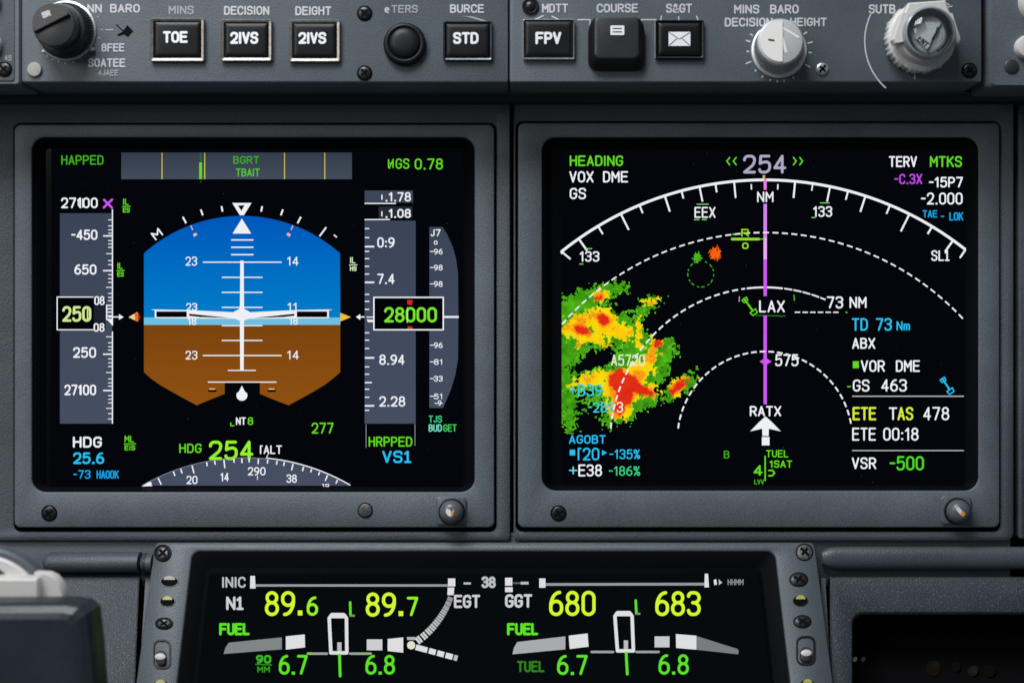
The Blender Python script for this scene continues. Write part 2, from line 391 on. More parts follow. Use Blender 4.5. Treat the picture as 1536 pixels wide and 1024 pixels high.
for fr, h, par, nm, boxes in ((MAIN, .35, ip, 'scratch_mark', ((30, 160, 740, 183), (790, 160, 1480, 181), (748, 200, 764, 780), (1503, 200, 1519, 780), (0, 200, 20, 780))),):
    for bx in boxes:
        m = MB(fr)
        for i in range(7):
            x, y = random.uniform(bx[0], bx[2]-6), random.uniform(bx[1], bx[3]); a = random.uniform(-.7, .9); l = random.uniform(2, 9)
            if x+l*math.cos(a) > bx[2]: l = 2
            m.strip([(x, y), (x+l*.5*math.cos(a), y+l*.5*math.sin(a)), (x+l*math.cos(a+.2), y+l*math.sin(a+.2))], random.uniform(.35, .7), M['scratch'], h)
        m.build(nm, par)

# glareshield ledge over the board
mb = MB(GL)
mb.loft([(rr(-400, -160, 1940, 136.5, 4), -150), (rr(-400, -160, 1940, 136.5, 4), -80), (rr(-398, -158, 1938, 135, 4), -78)], M['ledge'])
o = mb.build('glareshield_ledge', None, 50); tag(o, 'black overhanging ledge that shades the top of both large displays', 'ledge')
mb = MB(GL); mb.loft([(rr(-400, 124.3, 1940, 125.3, 0.4), -80), (rr(-400, 124.3, 1940, 125.3, 0.4), -74)], M['lip'])  # pale strip added to draw the highlight line under the panels
mb.build('trim_lip', None).parent = o
bpy.data.objects['trim_lip'].location = bpy.data.objects['trim_lip'].location-o.location

def control_face(x0, x1, parent, r=4, mat=None):
    mb = MB(GL)
    mb.loft([(rr(x0-1, -120, x1+1, 124, r), -73), (rr(x0-1, -120, x1+1, 124, r), -3), (rr(x0, -118, x1, 123.2, r), -1), (rr(x0+1.8, -117, x1-1.8, 121.8, r), 0)], mat or M['upper'])
    return mb.build('face_plate', parent, 30)

# ------------------------------------------------ upper left control panel
cpl = thing('control_panel', GL(397, 122), 'grey upper control panel with black knob and TOE, 2IVS and STD push buttons', 'control panel')
control_face(33, 761.5, cpl)
def legends(parent, items, name='legend'):
    mb = MB(GL); mb.auto = ('legend', parent)
    for t in items:
        s, x0, y0, x1, y1 = t[:5]; m = t[5] if len(t) > 5 else M['legend']
        mb.text(s, x0, y0, x1, y1, m, (y1-y0)*0.185, 0.35)
    return mb, name
mb, _ = legends(cpl, [("NN BARO", 131, 6.5, 210, 19.5), ('MINS', 253, 9, 291, 22, M['legdim']), ('DECISION', 336, 9.5, 404, 23), ('DEIGHT', 443, 10, 497, 23.5),
    ('e', 577, 9, 584, 20), ('TERS', 587, 8, 627, 20, M['legdim']), ('BURCE', 675, 7, 726, 20), ('8FEE', 152, 65.5, 187, 78), ('SOATEE', 132, 88, 188, 101), ('4JAEE', 147, 105, 178, 114, M['legdim'])])
mb.line(151, 45, 155, 45, 1, M['legend'], .35); mb.line(158, 45, 170, 45, 1.1, M['legend'], .35)
mb.line(146, 26, 148, 25, 1, M['legend'], .35); mb.line(148, 57, 151, 58, 1, M['legend'], .35)
for a in (62, 78, 92, 104, 116, 128, 140):
    ca, sa = math.cos(R(a)), math.sin(R(a)); q = 4 if a == 92 else 2.5
    mb.line(100+46*ca, 47+46*sa, 100+(46+q)*ca, 47+(46+q)*sa, 1.4, M['legend'], .35)
mb.build('dial_ticks', cpl)
mb = MB(GL)
mb.poly([(184, 48), (191, 38), (200, 47), (192, 56), (186, 52), (177, 55), (176, 52)], M['slot'], .4); mb.line(174, 37, 186, 48, 1.6, M['slot'], .5); mb.build('arrow_mark', cpl); mb = MB(GL)
mb.poly([(692, 24.5), (708, 25), (731, 32), (722, 32), (706, 27)], M['legdim'], .4)
mb.build('scratch_mark', cpl)

# black stacked knob
kb = MB(GL); ln = (0.03, 0.10); K = (100, 47)
disc_profile(kb, *K, [(45, 0.2), (45, 2.4), (43.5, 3.2), (36, 3.4)], M['steel'], 64)
kn = kb.build('rotary_knob', cpl, 40, 'black stacked rotary knob with silver skirt')
def ribs(amt, n0, idx):
    def f(j, pts, cx, cy):
        if j not in idx: return pts
        return [(cx+(x-cx)*(1-(amt if (i//2) % 2 else 0)), cy+(y-cy)*(1-(amt if (i//2) % 2 else 0))) for i, (x, y) in enumerate(pts)]
    return f
kb = MB(GL); disc_profile(kb, *K, [(42, 3.2), (42, 8), (40, 12), (38.5, 26), (36, 31), (32, 32)], M['knob'], 240, lean=ln, rf=ribs(0.06, 0, (2, 3)))
kb.build('knurled_ring', kn, 35)
kb = MB(GL); disc_profile(kb, *K, [(31, 30), (31.5, 52), (31.2, 56), (29.8, 58.5), (28.5, 59)], M['knob'], 64, lean=ln)
c0 = (K[0]+ln[0]*59, K[1]+ln[1]*59); a1 = R(-27)
def half(rad, off, hh):
    pts = []
    for i in range(25):
        a = a1+math.pi+math.pi*i/24; pts.append((c0[0]+rad*math.cos(a)+off*math.sin(a1), c0[1]+rad*math.sin(a)-off*math.cos(a1)))
    return (pts, hh)
kb.loft([half(28.6, 1.5, 59), half(28.6, 1.5, 63.5), half(27.2, 3, 64.5)], M['knob'])
kb.build('knob_cap', kn, 35)
kb = MB(GL)
kb.text('SR', c0[0]-15, c0[1]-19, c0[0]-2, c0[1]-10, M['legend'], 2.4, 64.8, rot=-0.35)
kb.build('cap_mark', kn)
kb = MB(GL); kb.loft([([(136, 70), (142, 73), (144, 77), (138, 78.5), (130, 75)], 1), ([(136, 70), (142, 73), (144, 77), (138, 78.5), (130, 75)], 6)], M['steel'])
kb.poly([(63, 76), (71, 74), (67, 79)], M['steel'], 2.0)
kb.build('pointer', kn, 30)

def push_button(parent, x0, y0, x1, y1, txt, tx, fm, fw=5.5, label=None, keym=None, sk=0):
    mb = MB(GL)
    mb.loft([(rr(x0, y0, x1, y1, 3), .1), (rr(x0, y0, x1, y1, 3), 6), (rr(x0+1.2, y0+1.2, x1-1.2, y1-1.2, 2.5), 7.2), (rr(x0+fw-1, y0+fw-1.5, x1-fw+1, y1-fw+.5, 2), 6.2), (rr(x0+fw, y0+fw-1, x1-fw, y1-fw, 2), 2)], fm, cap1=False)
    o = mb.build('push_button', parent, 40, label)
    k = MB(GL); e = fw+0.5
    k.loft([(rr(x0+e, y0+e-1, x1-e, y1-e, 2), 1), (rr(x0+e, y0+e-1, x1-e, y1-e, 2), 5.0), (rr(x0+e+1.5, y0+e+1, x1-e-1.5, y1-e-2, 3), 6.8), (rr(x0+e+6, y0+e+6, x1-e-6, y1-e-7, 5), 7.3)], keym or M['key'])
    k.build('key_cap', o, 50)
    if txt:
        t = MB(GL); t.text(txt, tx[0], tx[1], tx[2], tx[3], M['keytxt'], (tx[3]-tx[1])*0.205, 7.6); t.build('legend', o)
    return o
push_button(cpl, 227, 29, 308, 94, 'TOE', (246.5, 49, 283.5, 66.5), M['chrome'], label='push button marked TOE in a silver frame')
push_button(cpl, 332.5, 31, 409, 93.5, '2IVS', (347, 50, 389, 68), M['chrome'], label='push button marked 2IVS, nearest the DECISION heading')
push_button(cpl, 434.5, 31.5, 511, 94.5, '2IVS', (449, 50.5, 490.5, 68), M['chrome'], label='push button marked 2IVS, under the DEIGHT heading')
push_button(cpl, 665, 33.5, 738.5, 92.5, 'STD', (680, 50.5, 718, 68), M['dkmetal'], 4, label='push button marked STD in a dark frame')
screw(GL, 547, 20.5, 10.5, cpl, rot=42); screw(GL, 547, 110, 10.5, cpl, rot=50)
mb = MB(GL); disc_profile(mb, 52.5, 105, [(11, .1), (11, 2.5), (10, 4), (6, 4.4)], M['pipdull'], 40); mb.build('blanking_plug', cpl, 40)
mb = MB(GL); disc_profile(mb, 607.5, 68.5, [(31.5, .1), (32, 5), (31, 9), (27.5, 11.5), (24.5, 11.2), (23.5, 9.6), (22, 12), (20, 14), (12, 15.4), (4, 15.8)], M['key'], 64, lean=(0, -.1))
mb.build('round_button', cpl, 60)

# ----------------------------------------------- upper right control panel
cpr = thing('control_panel', GL(1118, 122), 'grey upper control panel with FPV button, square COURSE key and two pale rotary knobs', 'control panel')
control_face(765.5, 1472, cpr)
mb, _ = legends(cpr, [('MDTT', 813, 6, 852, 19.5), ('COURSE', 895, 6, 957, 19.5), ('S&GT', 999, 6, 1038, 20), ('MINS', 1101, 7.5, 1139, 21), ('BARO', 1155, 7.5, 1198, 21),
    ('DECISION', 1087, 27, 1159, 40.5), ('HEIGHT', 1185, 27, 1240, 40), ('SUTB', 1303, 7, 1343, 21)])
for p in ([(867, 30), (885, 30), (885, 39)], [(962, 39), (962, 30), (984, 30)], [(797, 32), (815, 24)], [(828, 25), (842, 32)], [(991, 31), (992, 25)], [(1018, 31), (1018, 26)], [(1047, 31), (1045, 25)]):
    mb.strip(p, 2, M['legend'], .35)
mb.build('bracket_lines', cpr); mb = MB(GL)
kc = (1168, 76)
for a, l in ((-150, 5), (-163, 7), (178, 4), (158, 9), (139, 3), (122, 3.5), (106, 3.5), (93, 3.5), (80, 3.5), (62, 4), (28, 9), (4, 5), (-14, 8), (-33, 6)):
    ca, sa = math.cos(R(a)), math.sin(R(a)); mb.line(kc[0]+44.5*ca, kc[1]+44.5*sa, kc[0]+(44.5+l)*ca, kc[1]+(44.5+l)*sa, 2.2, M['legend'], .35)
mb.build('dial_ticks', cpr); mb = MB(GL); mb.strip(arc(1391, 62, 94, 206, 132, 30), 2, M['legend'], .35); mb.line(1372, 104, 1372, 119, 2.4, M['legend'], .35)
mb.build('dial_ticks', cpr)
fb = push_button(cpr, 784, 30.5, 862, 91, 'FPV', (803, 50, 841.5, 68.5), M['steel'], 3, label='push button marked FPV with a thin pale outline')
eb = push_button(cpr, 982, 32, 1055, 90, None, None, M['key'], 4, label='black push button with a white envelope symbol')
mb = MB(GL); mb.rect(1002, 50, 1034.5, 71, M['keytxt'], 7.6)
for p in ((1003, 51, 1018, 61), (1033.5, 51, 1018, 61), (1003, 70, 1014, 60), (1033.5, 70, 1022, 60)): mb.line(*p, 0.9, M['plug'], 7.9)
mb.build('envelope_symbol', eb)
mb = MB(GL); mb.rect(980.5, 33, 983, 89, M['steel'], 6.5); mb.build('edge_trim', eb)
mb = MB(GL)
mb.loft([(rr(882, 40, 966.5, 107, 14), .1), (rr(881.5, 36, 967, 106.5, 16), 5), (rr(884, 30, 964, 104, 12), 12), (rr(891, 30.5, 956, 92, 8), 20), (rr(894, 33, 953, 89, 7), 20.8)], M['keygrey'], mats=[M['key'], M['key'], M['key'], M['keygrey']])
kk = mb.build('square_key', cpr, 45, 'large charcoal key under the COURSE heading')
mb = MB(GL); mb.loft([(rr(914, 44, 934.5, 58, 1.5), 20.8), (rr(914, 44, 934.5, 58, 1.5), 21.3)], M['keytxt']); mb.line(917, 48.3, 931, 48.3, 1.3, M['slot'], 21.6); mb.line(917, 53.3, 931, 53.3, 1.3, M['slot'], 21.6)
mb.build('key_symbol', kk)
screw(GL, 1454, 106, 10.5, cpr, rot=45); screw(GL, 1233, 104, 10.2, cpr, M['steel'], rot=-50, ring=False, label='bright steel screw beside the silver knob')
mb = MB(GL); disc_profile(mb, 795.5, 10, [(12.5, .1), (12.5, 3), (10.5, 4.5), (8.5, 3), (7, 4.5), (3, 6.5)], M['screw'], 32); mb.build('screw', cpr, 50)

# silver knob
ln = (-0.17, 0.01)
mb = MB(GL); disc_profile(mb, *kc, [(41.5, .1), (41.5, 3), (40, 4.2), (37, 4.6)], M['silver'], 64); kn = mb.build('rotary_knob', cpr, 40, 'silver knurled rotary knob below the DECISION HEIGHT heading')
mb = MB(GL); disc_profile(mb, *kc, [(37, 4.2), (36.5, 30), (34, 52)], M['steel'], 288, lean=ln, rf=ribs(.035, 0, (0, 1))); mb.build('knurled_skirt', kn, 30)
mb = MB(GL); disc_profile(mb, *kc, [(34.2, 50), (33.8, 56), (32.0, 59.5), (30.5, 60)], M['silver'], 64, lean=ln)
c0 = (kc[0]+ln[0]*60, kc[1]+ln[1]*60)
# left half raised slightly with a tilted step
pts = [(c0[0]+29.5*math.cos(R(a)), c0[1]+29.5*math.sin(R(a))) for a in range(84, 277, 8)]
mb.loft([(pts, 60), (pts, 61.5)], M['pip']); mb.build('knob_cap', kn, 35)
mb = MB(GL); mb.strip([(c0[0]-1, c0[1]-22), (c0[0]+26, c0[1]-6)], 3.2, M['pip'], 60.4); mb.strip([(c0[0]+2, c0[1]-8), (c0[0]+8, c0[1]+15)], 3.6, M['pip'], 60.4)
mb.strip([(c0[0]-17, c0[1]-2), (c0[0]-10, c0[1]-1)], 2.4, M['slot'], 61.7); mb.build('pointer', kn)

# white knob with a clear cap
kw = (1376, 60); ln = (-0.05, 0.08)
def jag(j, pts, cx, cy):
    if j > 2: return pts
    return [(cx+(x-cx)*(1+(0.025*math.sin(i*1.7)+0.02*math.sin(i*0.61))), cy+(y-cy)*(1+(0.025*math.sin(i*1.7)+0.02*math.sin(i*.61)))) for i, (x, y) in enumerate(pts)]
mb = MB(GL); disc_profile(mb, *kw, [(47, .1), (51, 4), (51.5, 18), (50.5, 26), (46, 29), (40, 30)], M['white'], 150, lean=ln, rf=jag); kn = mb.build('rotary_knob', cpr, 50, 'white rotary knob with clear round cap and side wings')
mb = MB(GL); disc_profile(mb, *kw, [(42, 28), (41, 40), (38, 46), (35, 47)], M['white'], 64, lean=ln); mb.build('collar', kn, 40)
cc = (kw[0]+ln[0]*46, kw[1]+ln[1]*46)
for sx, y0, name in ((-1, -16, 'wing'), (1, -14, 'wing')):
    w = [(cc[0]+sx*30, cc[1]-32), (cc[0]+sx*38, cc[1]-30), (cc[0]+sx*50, cc[1]+8), (cc[0]+sx*47, cc[1]+14), (cc[0]+sx*36, cc[1]+12), (cc[0]+sx*26, cc[1]-6)]
    w2 = [(cc[0]+(x-cc[0])*.96, cc[1]+(y-cc[1])*.96) for x, y in w]
    mb = MB(GL); mb.loft([(w, 36), (w, 50), (w2, 53)], M['cream']); mb.build(name, kn, 30)
mb = MB(GL); w = [(cc[0]-26, cc[1]-46), (cc[0]+28, cc[1]-50), (cc[0]+36, cc[1]-26), (cc[0]-36, cc[1]-22)]
mb.loft([(w, 34), (w, 48), ([(cc[0]+(x-cc[0])*.95, cc[1]+(y-cc[1])*.95) for x, y in w], 50)], M['cream']); mb.build('rear_tab', kn, 30)
mb = MB(GL); disc_profile(mb, *kw, [(36, 46), (37.5, 64), (37, 70), (34.5, 72), (33, 70), (32.4, 60), (31, 58)], M['smoke'], 64, lean=ln, cap=True, mats=[M['smoke']]*5+[M['floor']]); mb.build('lens_ring', kn, 40)
cc = (kw[0]+ln[0]*60, kw[1]+ln[1]*60)
mb = MB(GL)
w = [(cc[0]+18, cc[1]-15), (cc[0]-6, cc[1]-16), (cc[0]-2, cc[1]-3), (cc[0]-14, cc[1]+4), (cc[0]+2, cc[1]+16), (cc[0]+4, cc[1]+8)]
mb.loft([(w, 58.3), (w, 62)], M['white'])
mb.loft([([(cc[0]-20, cc[1]+7), (cc[0]-14, cc[1]+4), (cc[0]+2, cc[1]+18), (cc[0]-3, cc[1]+24)], 58.3), ([(cc[0]-20, cc[1]+7), (cc[0]-14, cc[1]+4), (cc[0]+2, cc[1]+18), (cc[0]-3, cc[1]+24)], 61)], M['cream'])
mb.text('ENT', cc[0]-17, cc[1]+8, cc[0], cc[1]+17, M['slot'], 1.4, 61.3, rot=0.75)
mb.strip(arc(cc[0], cc[1], 24.5, -75, 60, 16), 5.5, M['cream'], 59); mb.strip([(cc[0]+6, cc[1]+10), (cc[0]+12, cc[1]-8)], 1.5, M['slot'], 62.6); mb.strip(arc(cc[0], cc[1], 19, -50, 30, 16), 1.2, M['cream'], 59)  # cream arcs are painted highlights of the clear cap
mb.build('inner_pointer', kn)
mb = MB(GL); disc_profile(mb, *kw, [(33, 69), (31, 74), (25, 79), (15, 82.5), (4, 84)], M['glass'], 48, lean=ln); mb.build('clear_cap', kn, 80)
mb = MB(GL); mb.strip([(1417, 4), (1424, 8)], 1.5, M['legend'], .35); mb.strip([(1421, 11), (1428, 10)], 1.5, M['legend'], .35); mb.build('tick_mark', cpr)

# end slivers of the neighbouring control panels
cpa = thing('control_panel', GL(0, 122), 'narrow end of a grey control panel cut off by the left picture edge', 'control panel')
mb = MB(GL); mb.loft([(rr(-150, -120, 31, 128, 4), -73), (rr(-150, -120, 31, 128, 4), -3), (rr(-149, -118, 28.5, 126, 4), 1)], M['upper']); mb.build('face_plate', cpa, 30)
mb = MB(GL); mb.loft([(rr(-150, -120, 22, 122, 4), .5), (rr(-150, -120, 22, 122, 4), 2.4), (rr(-149, -118, 21, 121, 4), 3)], M['upper']); mb.build('inner_plate', cpa, 30)
screw(GL, 8, 105, 10.5, cpa, rot=42, h0=3)
mb = MB(GL); disc_profile(mb, -14, 68, [(19, 3), (19, 12), (17, 15)], M['cream'], 48); mb.build('round_button', cpa, 40)
mb = MB(GL); disc_profile(mb, -14, 4, [(17, 3), (17, 10), (14, 13)], M['steel'], 48); mb.text('45', 8, 84, 19, 92, M['legdim'], 1.2, 3.4); mb.build('knob_rim', cpa, 40)
cpb = thing('control_panel', GL(1536, 122), 'narrow dark control panel end cut off by the right picture edge', 'control panel')
mb = MB(GL); mb.loft([(rr(1483, -120, 1700, 131, 6), -73), (rr(1483, -120, 1700, 131, 6), -4), (rr(1486, -118, 1699, 128, 8), 2)], M['upper']); mb.build('face_plate', cpb, 30)
mb = MB(GL); mb.loft([(rr(1497.5, -120, 1700, 119, 3), 1), (rr(1497.5, -120, 1700, 119, 3), 1.8), (rr(1499.5, -120, 1699, 117, 3), 1.8)], M['slot'], mats=[M['slot'], M['upper']]); mb.build('inner_plate', cpb, 30)
mb = MB(GL); disc_profile(mb, 1516, 100.5, [(10.5, 1.9), (10.5, 4), (9, 5)], M['keygrey'], 40); mb.build('blanking_plug', cpb, 40)
mb = MB(GL); disc_profile(mb, 1537, 72.5, [(17, 1.9), (17.5, 10), (16, 14), (12, 15.5)], M['cream'], 48); mb.build('round_button', cpb, 40)
mb = MB(GL); disc_profile(mb, 1560, 4, [(34, 1.9), (34, 14), (31, 18)], M['cream'], 64); mb.build('rotary_knob', cpb, 40)

# ================================================================ displays
def display(label, ox0, oy0, ox1, oy1, hx0, hy0, hx1, hy1, act):
    t = thing('display_unit', MAIN((ox0+ox1)/2, oy1), label, 'display')
    mb = MB(MAIN)
    O = lambda e: rr(ox0+e, oy0+e, ox1-e, oy1-e, 9)
    H = lambda e: rr(hx0-e, hy0-e, hx1+e, hy1+e, 20)
    mb.loft([(O(0), -30), (O(0), 3), (O(0), 4), (O(0.6), 5.4), (O(2), 6), (H(1.8), 6), (H(0.5), 5), (H(0), 3)], M['bezel'], cap1=False, mats=[M['gap']]+[M['bezel']]*7)  # outer wall coloured black to paint the shade in the gap
    mb.build('bezel', t, 50)
    mb = MB(MAIN)
    I = lambda e: rr(hx0+e, hy0+e, hx1-e, hy1-e*.42, 18 if e < 5 else 6)
    mb.loft([(I(0), 3.5), (I(3), 0), (I(13), -9), (I(14), -13)], M['black'], cap1=False)
    mb.build('inner_frame', t, 50)
    mb = MB(PSCR)
    mb.rect(hx0+6, hy0+6, hx1-6, hy1-6, M['lcd'], -1); mb.rect(*act, ACT, 0)
    sc = mb.build('screen', t)
    return t, sc
pfd, psc = display('left large flight display showing blue and brown artificial horizon with HDG 254', 23.5, 188, 741.5, 790, 49.5, 207, 712, 737, (77, 222, 694, 730))
nd, nsc = display('right large display showing navigation map with coloured weather radar and LAX route', 777, 185.5, 1497.5, 790, 813, 207, 1466, 735, (842, 228, 1451, 728))

def brightness_knob(parent, cx, cy, kind):
    mb = MB(MAIN)
    mb.loft([(rr(cx-22.5, cy-21, cx+22.5, cy+21, 6), 5.8), (rr(cx-22.5, cy-21, cx+22.5, cy+21, 6), 9), (rr(cx-21, cy-19.5, cx+21, cy+19.5, 6), 10.5)], M['knobg'])
    o = mb.build('brightness_knob', parent, 40)
    mb = MB(MAIN); disc_profile(mb, cx+1, cy+1, [(20, 10), (20, 13), (18.6, 15.5)], M['key'], 160, rf=ribs(.06, 0, (0, 1))); mb.build('knurled_ring', o, 30)
    mb = MB(MAIN); disc_profile(mb, cx+1, cy+1, [(17.6, 14), (17.4, 19), (15.4, 25), (11.5, 29), (6.5, 31), (2, 31.4)], M['knobg'], 48); mb.build('dome_cap', o, 70)
    mb = MB(MAIN)  # warm specular glint on the dome, painted in white and orange
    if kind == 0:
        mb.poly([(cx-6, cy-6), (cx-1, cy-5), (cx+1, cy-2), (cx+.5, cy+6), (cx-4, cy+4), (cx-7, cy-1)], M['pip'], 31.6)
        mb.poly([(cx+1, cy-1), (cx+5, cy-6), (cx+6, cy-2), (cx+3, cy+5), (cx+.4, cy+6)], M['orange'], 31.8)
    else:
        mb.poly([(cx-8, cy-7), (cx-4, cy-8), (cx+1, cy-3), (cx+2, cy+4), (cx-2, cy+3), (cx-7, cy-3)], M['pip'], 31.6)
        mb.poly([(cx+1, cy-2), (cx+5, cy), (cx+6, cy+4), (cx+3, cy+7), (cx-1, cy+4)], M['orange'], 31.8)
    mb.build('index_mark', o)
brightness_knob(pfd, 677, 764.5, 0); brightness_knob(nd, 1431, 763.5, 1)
screw(MAIN, 76, 768.5, 10.8, pfd, rot=-40, h0=6); screw(MAIN, 837.5, 768.5, 10.8, nd, rot=-35, h0=6)
mb = MB(MAIN); disc_profile(mb, 548.5, 764, [(11.4, 6), (11.4, 6.8), (9.8, 6.8), (9.8, 8), (8.8, 8.8)], M['plug'], 40, mats=[M['slot'], M['slot'], M['plug'], M['plug'], M['plug']]); mb.build('blanking_plug', pfd, 40)

# ------------------------------------------------------- left screen content
def part(): return MB(PSCR)
H1, H2, H3, H4 = 0.5, 1.0, 1.5, 2.0
# mode strip
m = part(); m.rect(182, 229, 528, 269, Egrad('strip_grey', (52, 60, 74), (66, 76, 90), 229, 269, PSCR), H1)
for x, w, c in ((243.3, 1.6, YEL), (307.3, 1.8, YEL), (427, 1.6, YEL), (487.3, 1.6, YEL)): m.poly([(x-w*.35, 229.5), (x+w*.35, 229.5), (x+w*.5, 268.8), (x-w*.5, 268.8)], E(214, 190, 84) if x != 307.3 else E(190, 200, 70), H2)
m.rect(299, 244, 303.2, 269, GR, H2); m.rect(300, 229.5, 303, 244, E(52, 96, 70), H2); m.rect(300.5, 272.5, 301.5, 273.5, DG, H1)
m.text('BGRT', 350, 234.5, 389, 246, DG, 1.8, H2); m.text('TBAIT', 354, 253, 390, 265, E(84, 196, 40), 1.8, H2)
m.build('mode_strip', psc)
m = part(); m.auto = ('readout', psc)
m.text('HAPPED', 92, 233, 155.5, 247.5, DG, 2.1, H1); m.text('H', 582, 239, 590.5, 252.5, GR, 1.9, H1); m.strip([(584, 253), (590, 239)], 1.5, GR, H1+.5); m.text('GS', 593.5, 238, 614, 253.5, GR, 2.1, H1); m.text('0.78', 622, 238, 664.5, 254.5, GR, 2.3, H1)
m.build('status_text', psc)
def stack_sym(m, x0, y0, x1, y1, c, a='IL', b='ES'):
    hh = (y1-y0); m.text(a, x0+1, y0, x1-3, y0+hh*.45, c, 1.5, H1); m.line(x0, y0+hh*.57, x1, y0+hh*.55, 1.4, c, H1); m.text(b, x0+1, y0+hh*.66, x1-1, y1, c, 1.4, H1)
# speed tape
m = part(); TP = Egrad('tape_grey', (58, 68, 86), (70, 78, 98), 320, 635, PSCR)
m.rect(90, 320, 168.5, 635, TP, H1)
m.text('27100', 92, 296.5, 147, 312.5, WH, 2.5, H2)
m.line(169, 314, 169, 488, 1.7, WH, H2); m.line(169, 497, 169, 635, 1.7, WH, H2)
for y in (330, 339, 345, 350, 361, 366, 371, 380.5, 391, 397, 412, 418, 423.5, 431, 440, 446, 451, 505, 514, 520, 525, 538, 544, 549.5, 558.5, 568, 574, 579, 593, 598.5, 604, 612, 620, 628): 
    l = 9 if int(y) in (380, 431, 505, 558, 612) else 6
    m.line(168.5-l, y, 168.5, y, 1.3, WH, H2)
for y in (354, 406, 531, 585.5): m.line(155, y, 168.5, y, 2.1, WH, H2)
for t, a, b, c, d in (('-450', 107, 344.5, 146.5, 360), ('650', 112, 396.5, 145, 412), ('250', 110, 520.5, 144.5, 536.5), ('27100', 97, 576.5, 144.5, 592.5)): m.text(t, a, b, c, d, WH, 2.5, H2)
m.strip([(121.5, 298), (118, 301), (118, 308), (121.5, 311.5)], 1.7, WH, H3); m.strip([(124.5, 299), (124.5, 311)], 1.6, WH, H3)
m.strip([(120.5, 580), (120.5, 591)], 1.6, WH, H3)
m.rect(87, 446, 141, 494, BLK, H2+.2)
m.rect(141, 446, 159, 494, E(28, 34, 44), H2+.1)
m.strip([(140, 445.5), (86.3, 445.5), (86.3, 494.5), (140, 494.5)], 1.6, WH, H3)
m.text('250', 94, 459, 137.5, 482.5, PG, 3.7, H3)
m.strip([(132, 463), (132, 479)], 2, PG, H4); m.text('08', 142, 444, 157.5, 457.5, WH, 2.1, H3+.3); m.text('08', 141, 484.5, 157.5, 497.5, WH, 2.1, H3+.3)
for y in (458, 463, 468, 473.5, 479): m.line(160, y, 168.5, y, 1.8, WH, H3)
m.line(160.5, 457, 160.5, 480, 1.8, WH, H3); m.poly([(161, 479), (169, 478), (169, 488)], WH, H3); m.line(163, 475.3, 180, 475.3, 1.8, WH, H4); m.poly([(179, 471), (186, 475.5), (179, 479.5)], WH, H4)
m.strip([(156.5, 300), (168, 311.5)], 3.2, MAG, H2); m.strip([(156, 311.5), (168.5, 299.5)], 3.2, MAG, H2)
m.build('airspeed_tape', psc)
for q in ((183.5, 298, 196, 319, GR), (175, 394, 187, 415, GR), (186, 653, 204, 675, GR, 'ML', 'EIS'), (524, 385.5, 536, 406.5, E(214, 235, 190), 'IL', 'HS')):
    m = part(); stack_sym(m, *q); m.build('small_symbol', psc)
# attitude picture
m = part()
a0 = math.degrees(math.atan2(380-545, 216-363)); a1 = math.degrees(math.atan2(380-545, 510-363))
top = arc(363, 545, 221, a0, a1, 40)
m.poly([(216, 476)]+top+[(510.5, 476)], Egrad('sky_blue', (0, 88, 186), (0, 124, 200), 330, 476, PSCR), H1)
m.rect(216, 476, 510.5, 487.2, E(112, 190, 222), H1)
bl = [(216, 558), (226, 567), (240, 577), (254, 585), (270, 594), (295, 607.5), (318, 598), (337, 590.5), (337, 573)]
m.poly([(216, 487.2)]+bl+[(390, 573), (390, 590.5), (408, 598), (433, 607.5), (456, 595), (472, 586), (487, 577), (500, 567), (510.5, 558), (510.5, 487.2)], Egrad('earth_brown', (122, 68, 14), (142, 80, 18), 487, 600, PSCR), H1)
for y in (360, 371, 382): m.line(347, y, 380.5, y, 2, WH, H2)
for y in (416, 438.5, 461, 488.3, 510.5): m.line(333, y, 394, y, 1.7, WH, H2)
for y in (393.3, 533): m.line(304.5, y, 422.5, y, 1.8, WH, H2)
m.line(342, 555.3, 384, 555.3, 1.6, WH, H2); m.line(312, 572.8, 415, 572.8, 1.7, WH, H2+.2)
m.poly([(360.8, 391), (365.8, 391), (366.4, 470), (365.8, 555), (360.6, 555), (360, 470)], WH, H3)
for t, a, b, c, d in (('23', 278.5, 385, 296, 398.5), ('14', 431, 385, 448, 398.5), ('23', 279.5, 454.5, 296, 466), ('18', 282, 476, 295, 487.5), ('11', 431.5, 454, 446, 467), ('18', 434, 475, 447, 487), ('23', 278.5, 526, 296.5, 539), ('14', 431, 525.5, 448.5, 539)): m.text(t, a, b, c, d, WH, 1.7, H2)
m.poly([(349, 350.5), (377, 350.5), (363, 328)], WH, H2)
m.poly([(348.5, 304.5), (377.5, 304.5), (366, 323), (360, 323)], WH, H2); m.poly([(357, 308.5), (367, 308), (362.5, 316.5)], BLK, H2+.2)
for sg in (1, -1):
    f = lambda x: 363+sg*(x-363)
    m.poly([(f(226.5), 464), (f(283), 465), (f(283), 477.5), (f(232.5), 477), (f(232.5), 465.5)], WH, H3)
    m.poly([(f(235), 467), (f(280.5), 467), (f(280.5), 475.5), (f(235), 475.5)], BLK, H3+.2)
    m.poly([(f(282), 465), (f(350), 468.2), (f(363), 468), (f(363), 478), (f(348), 478), (f(283), 477.5)], WH, H3)
    m.poly([(f(284), 470.5), (f(335), 475.6), (f(345), 477), (f(300), 475.4), (f(284), 473.5)], BLK, H3+.2)
m.poly([(363, 459), (368, 464), (374, 467), (377, 472), (373, 478), (367, 480.5), (363, 484), (359, 480.5), (353, 478), (349, 472), (352, 467), (358, 464)], WH, H4)
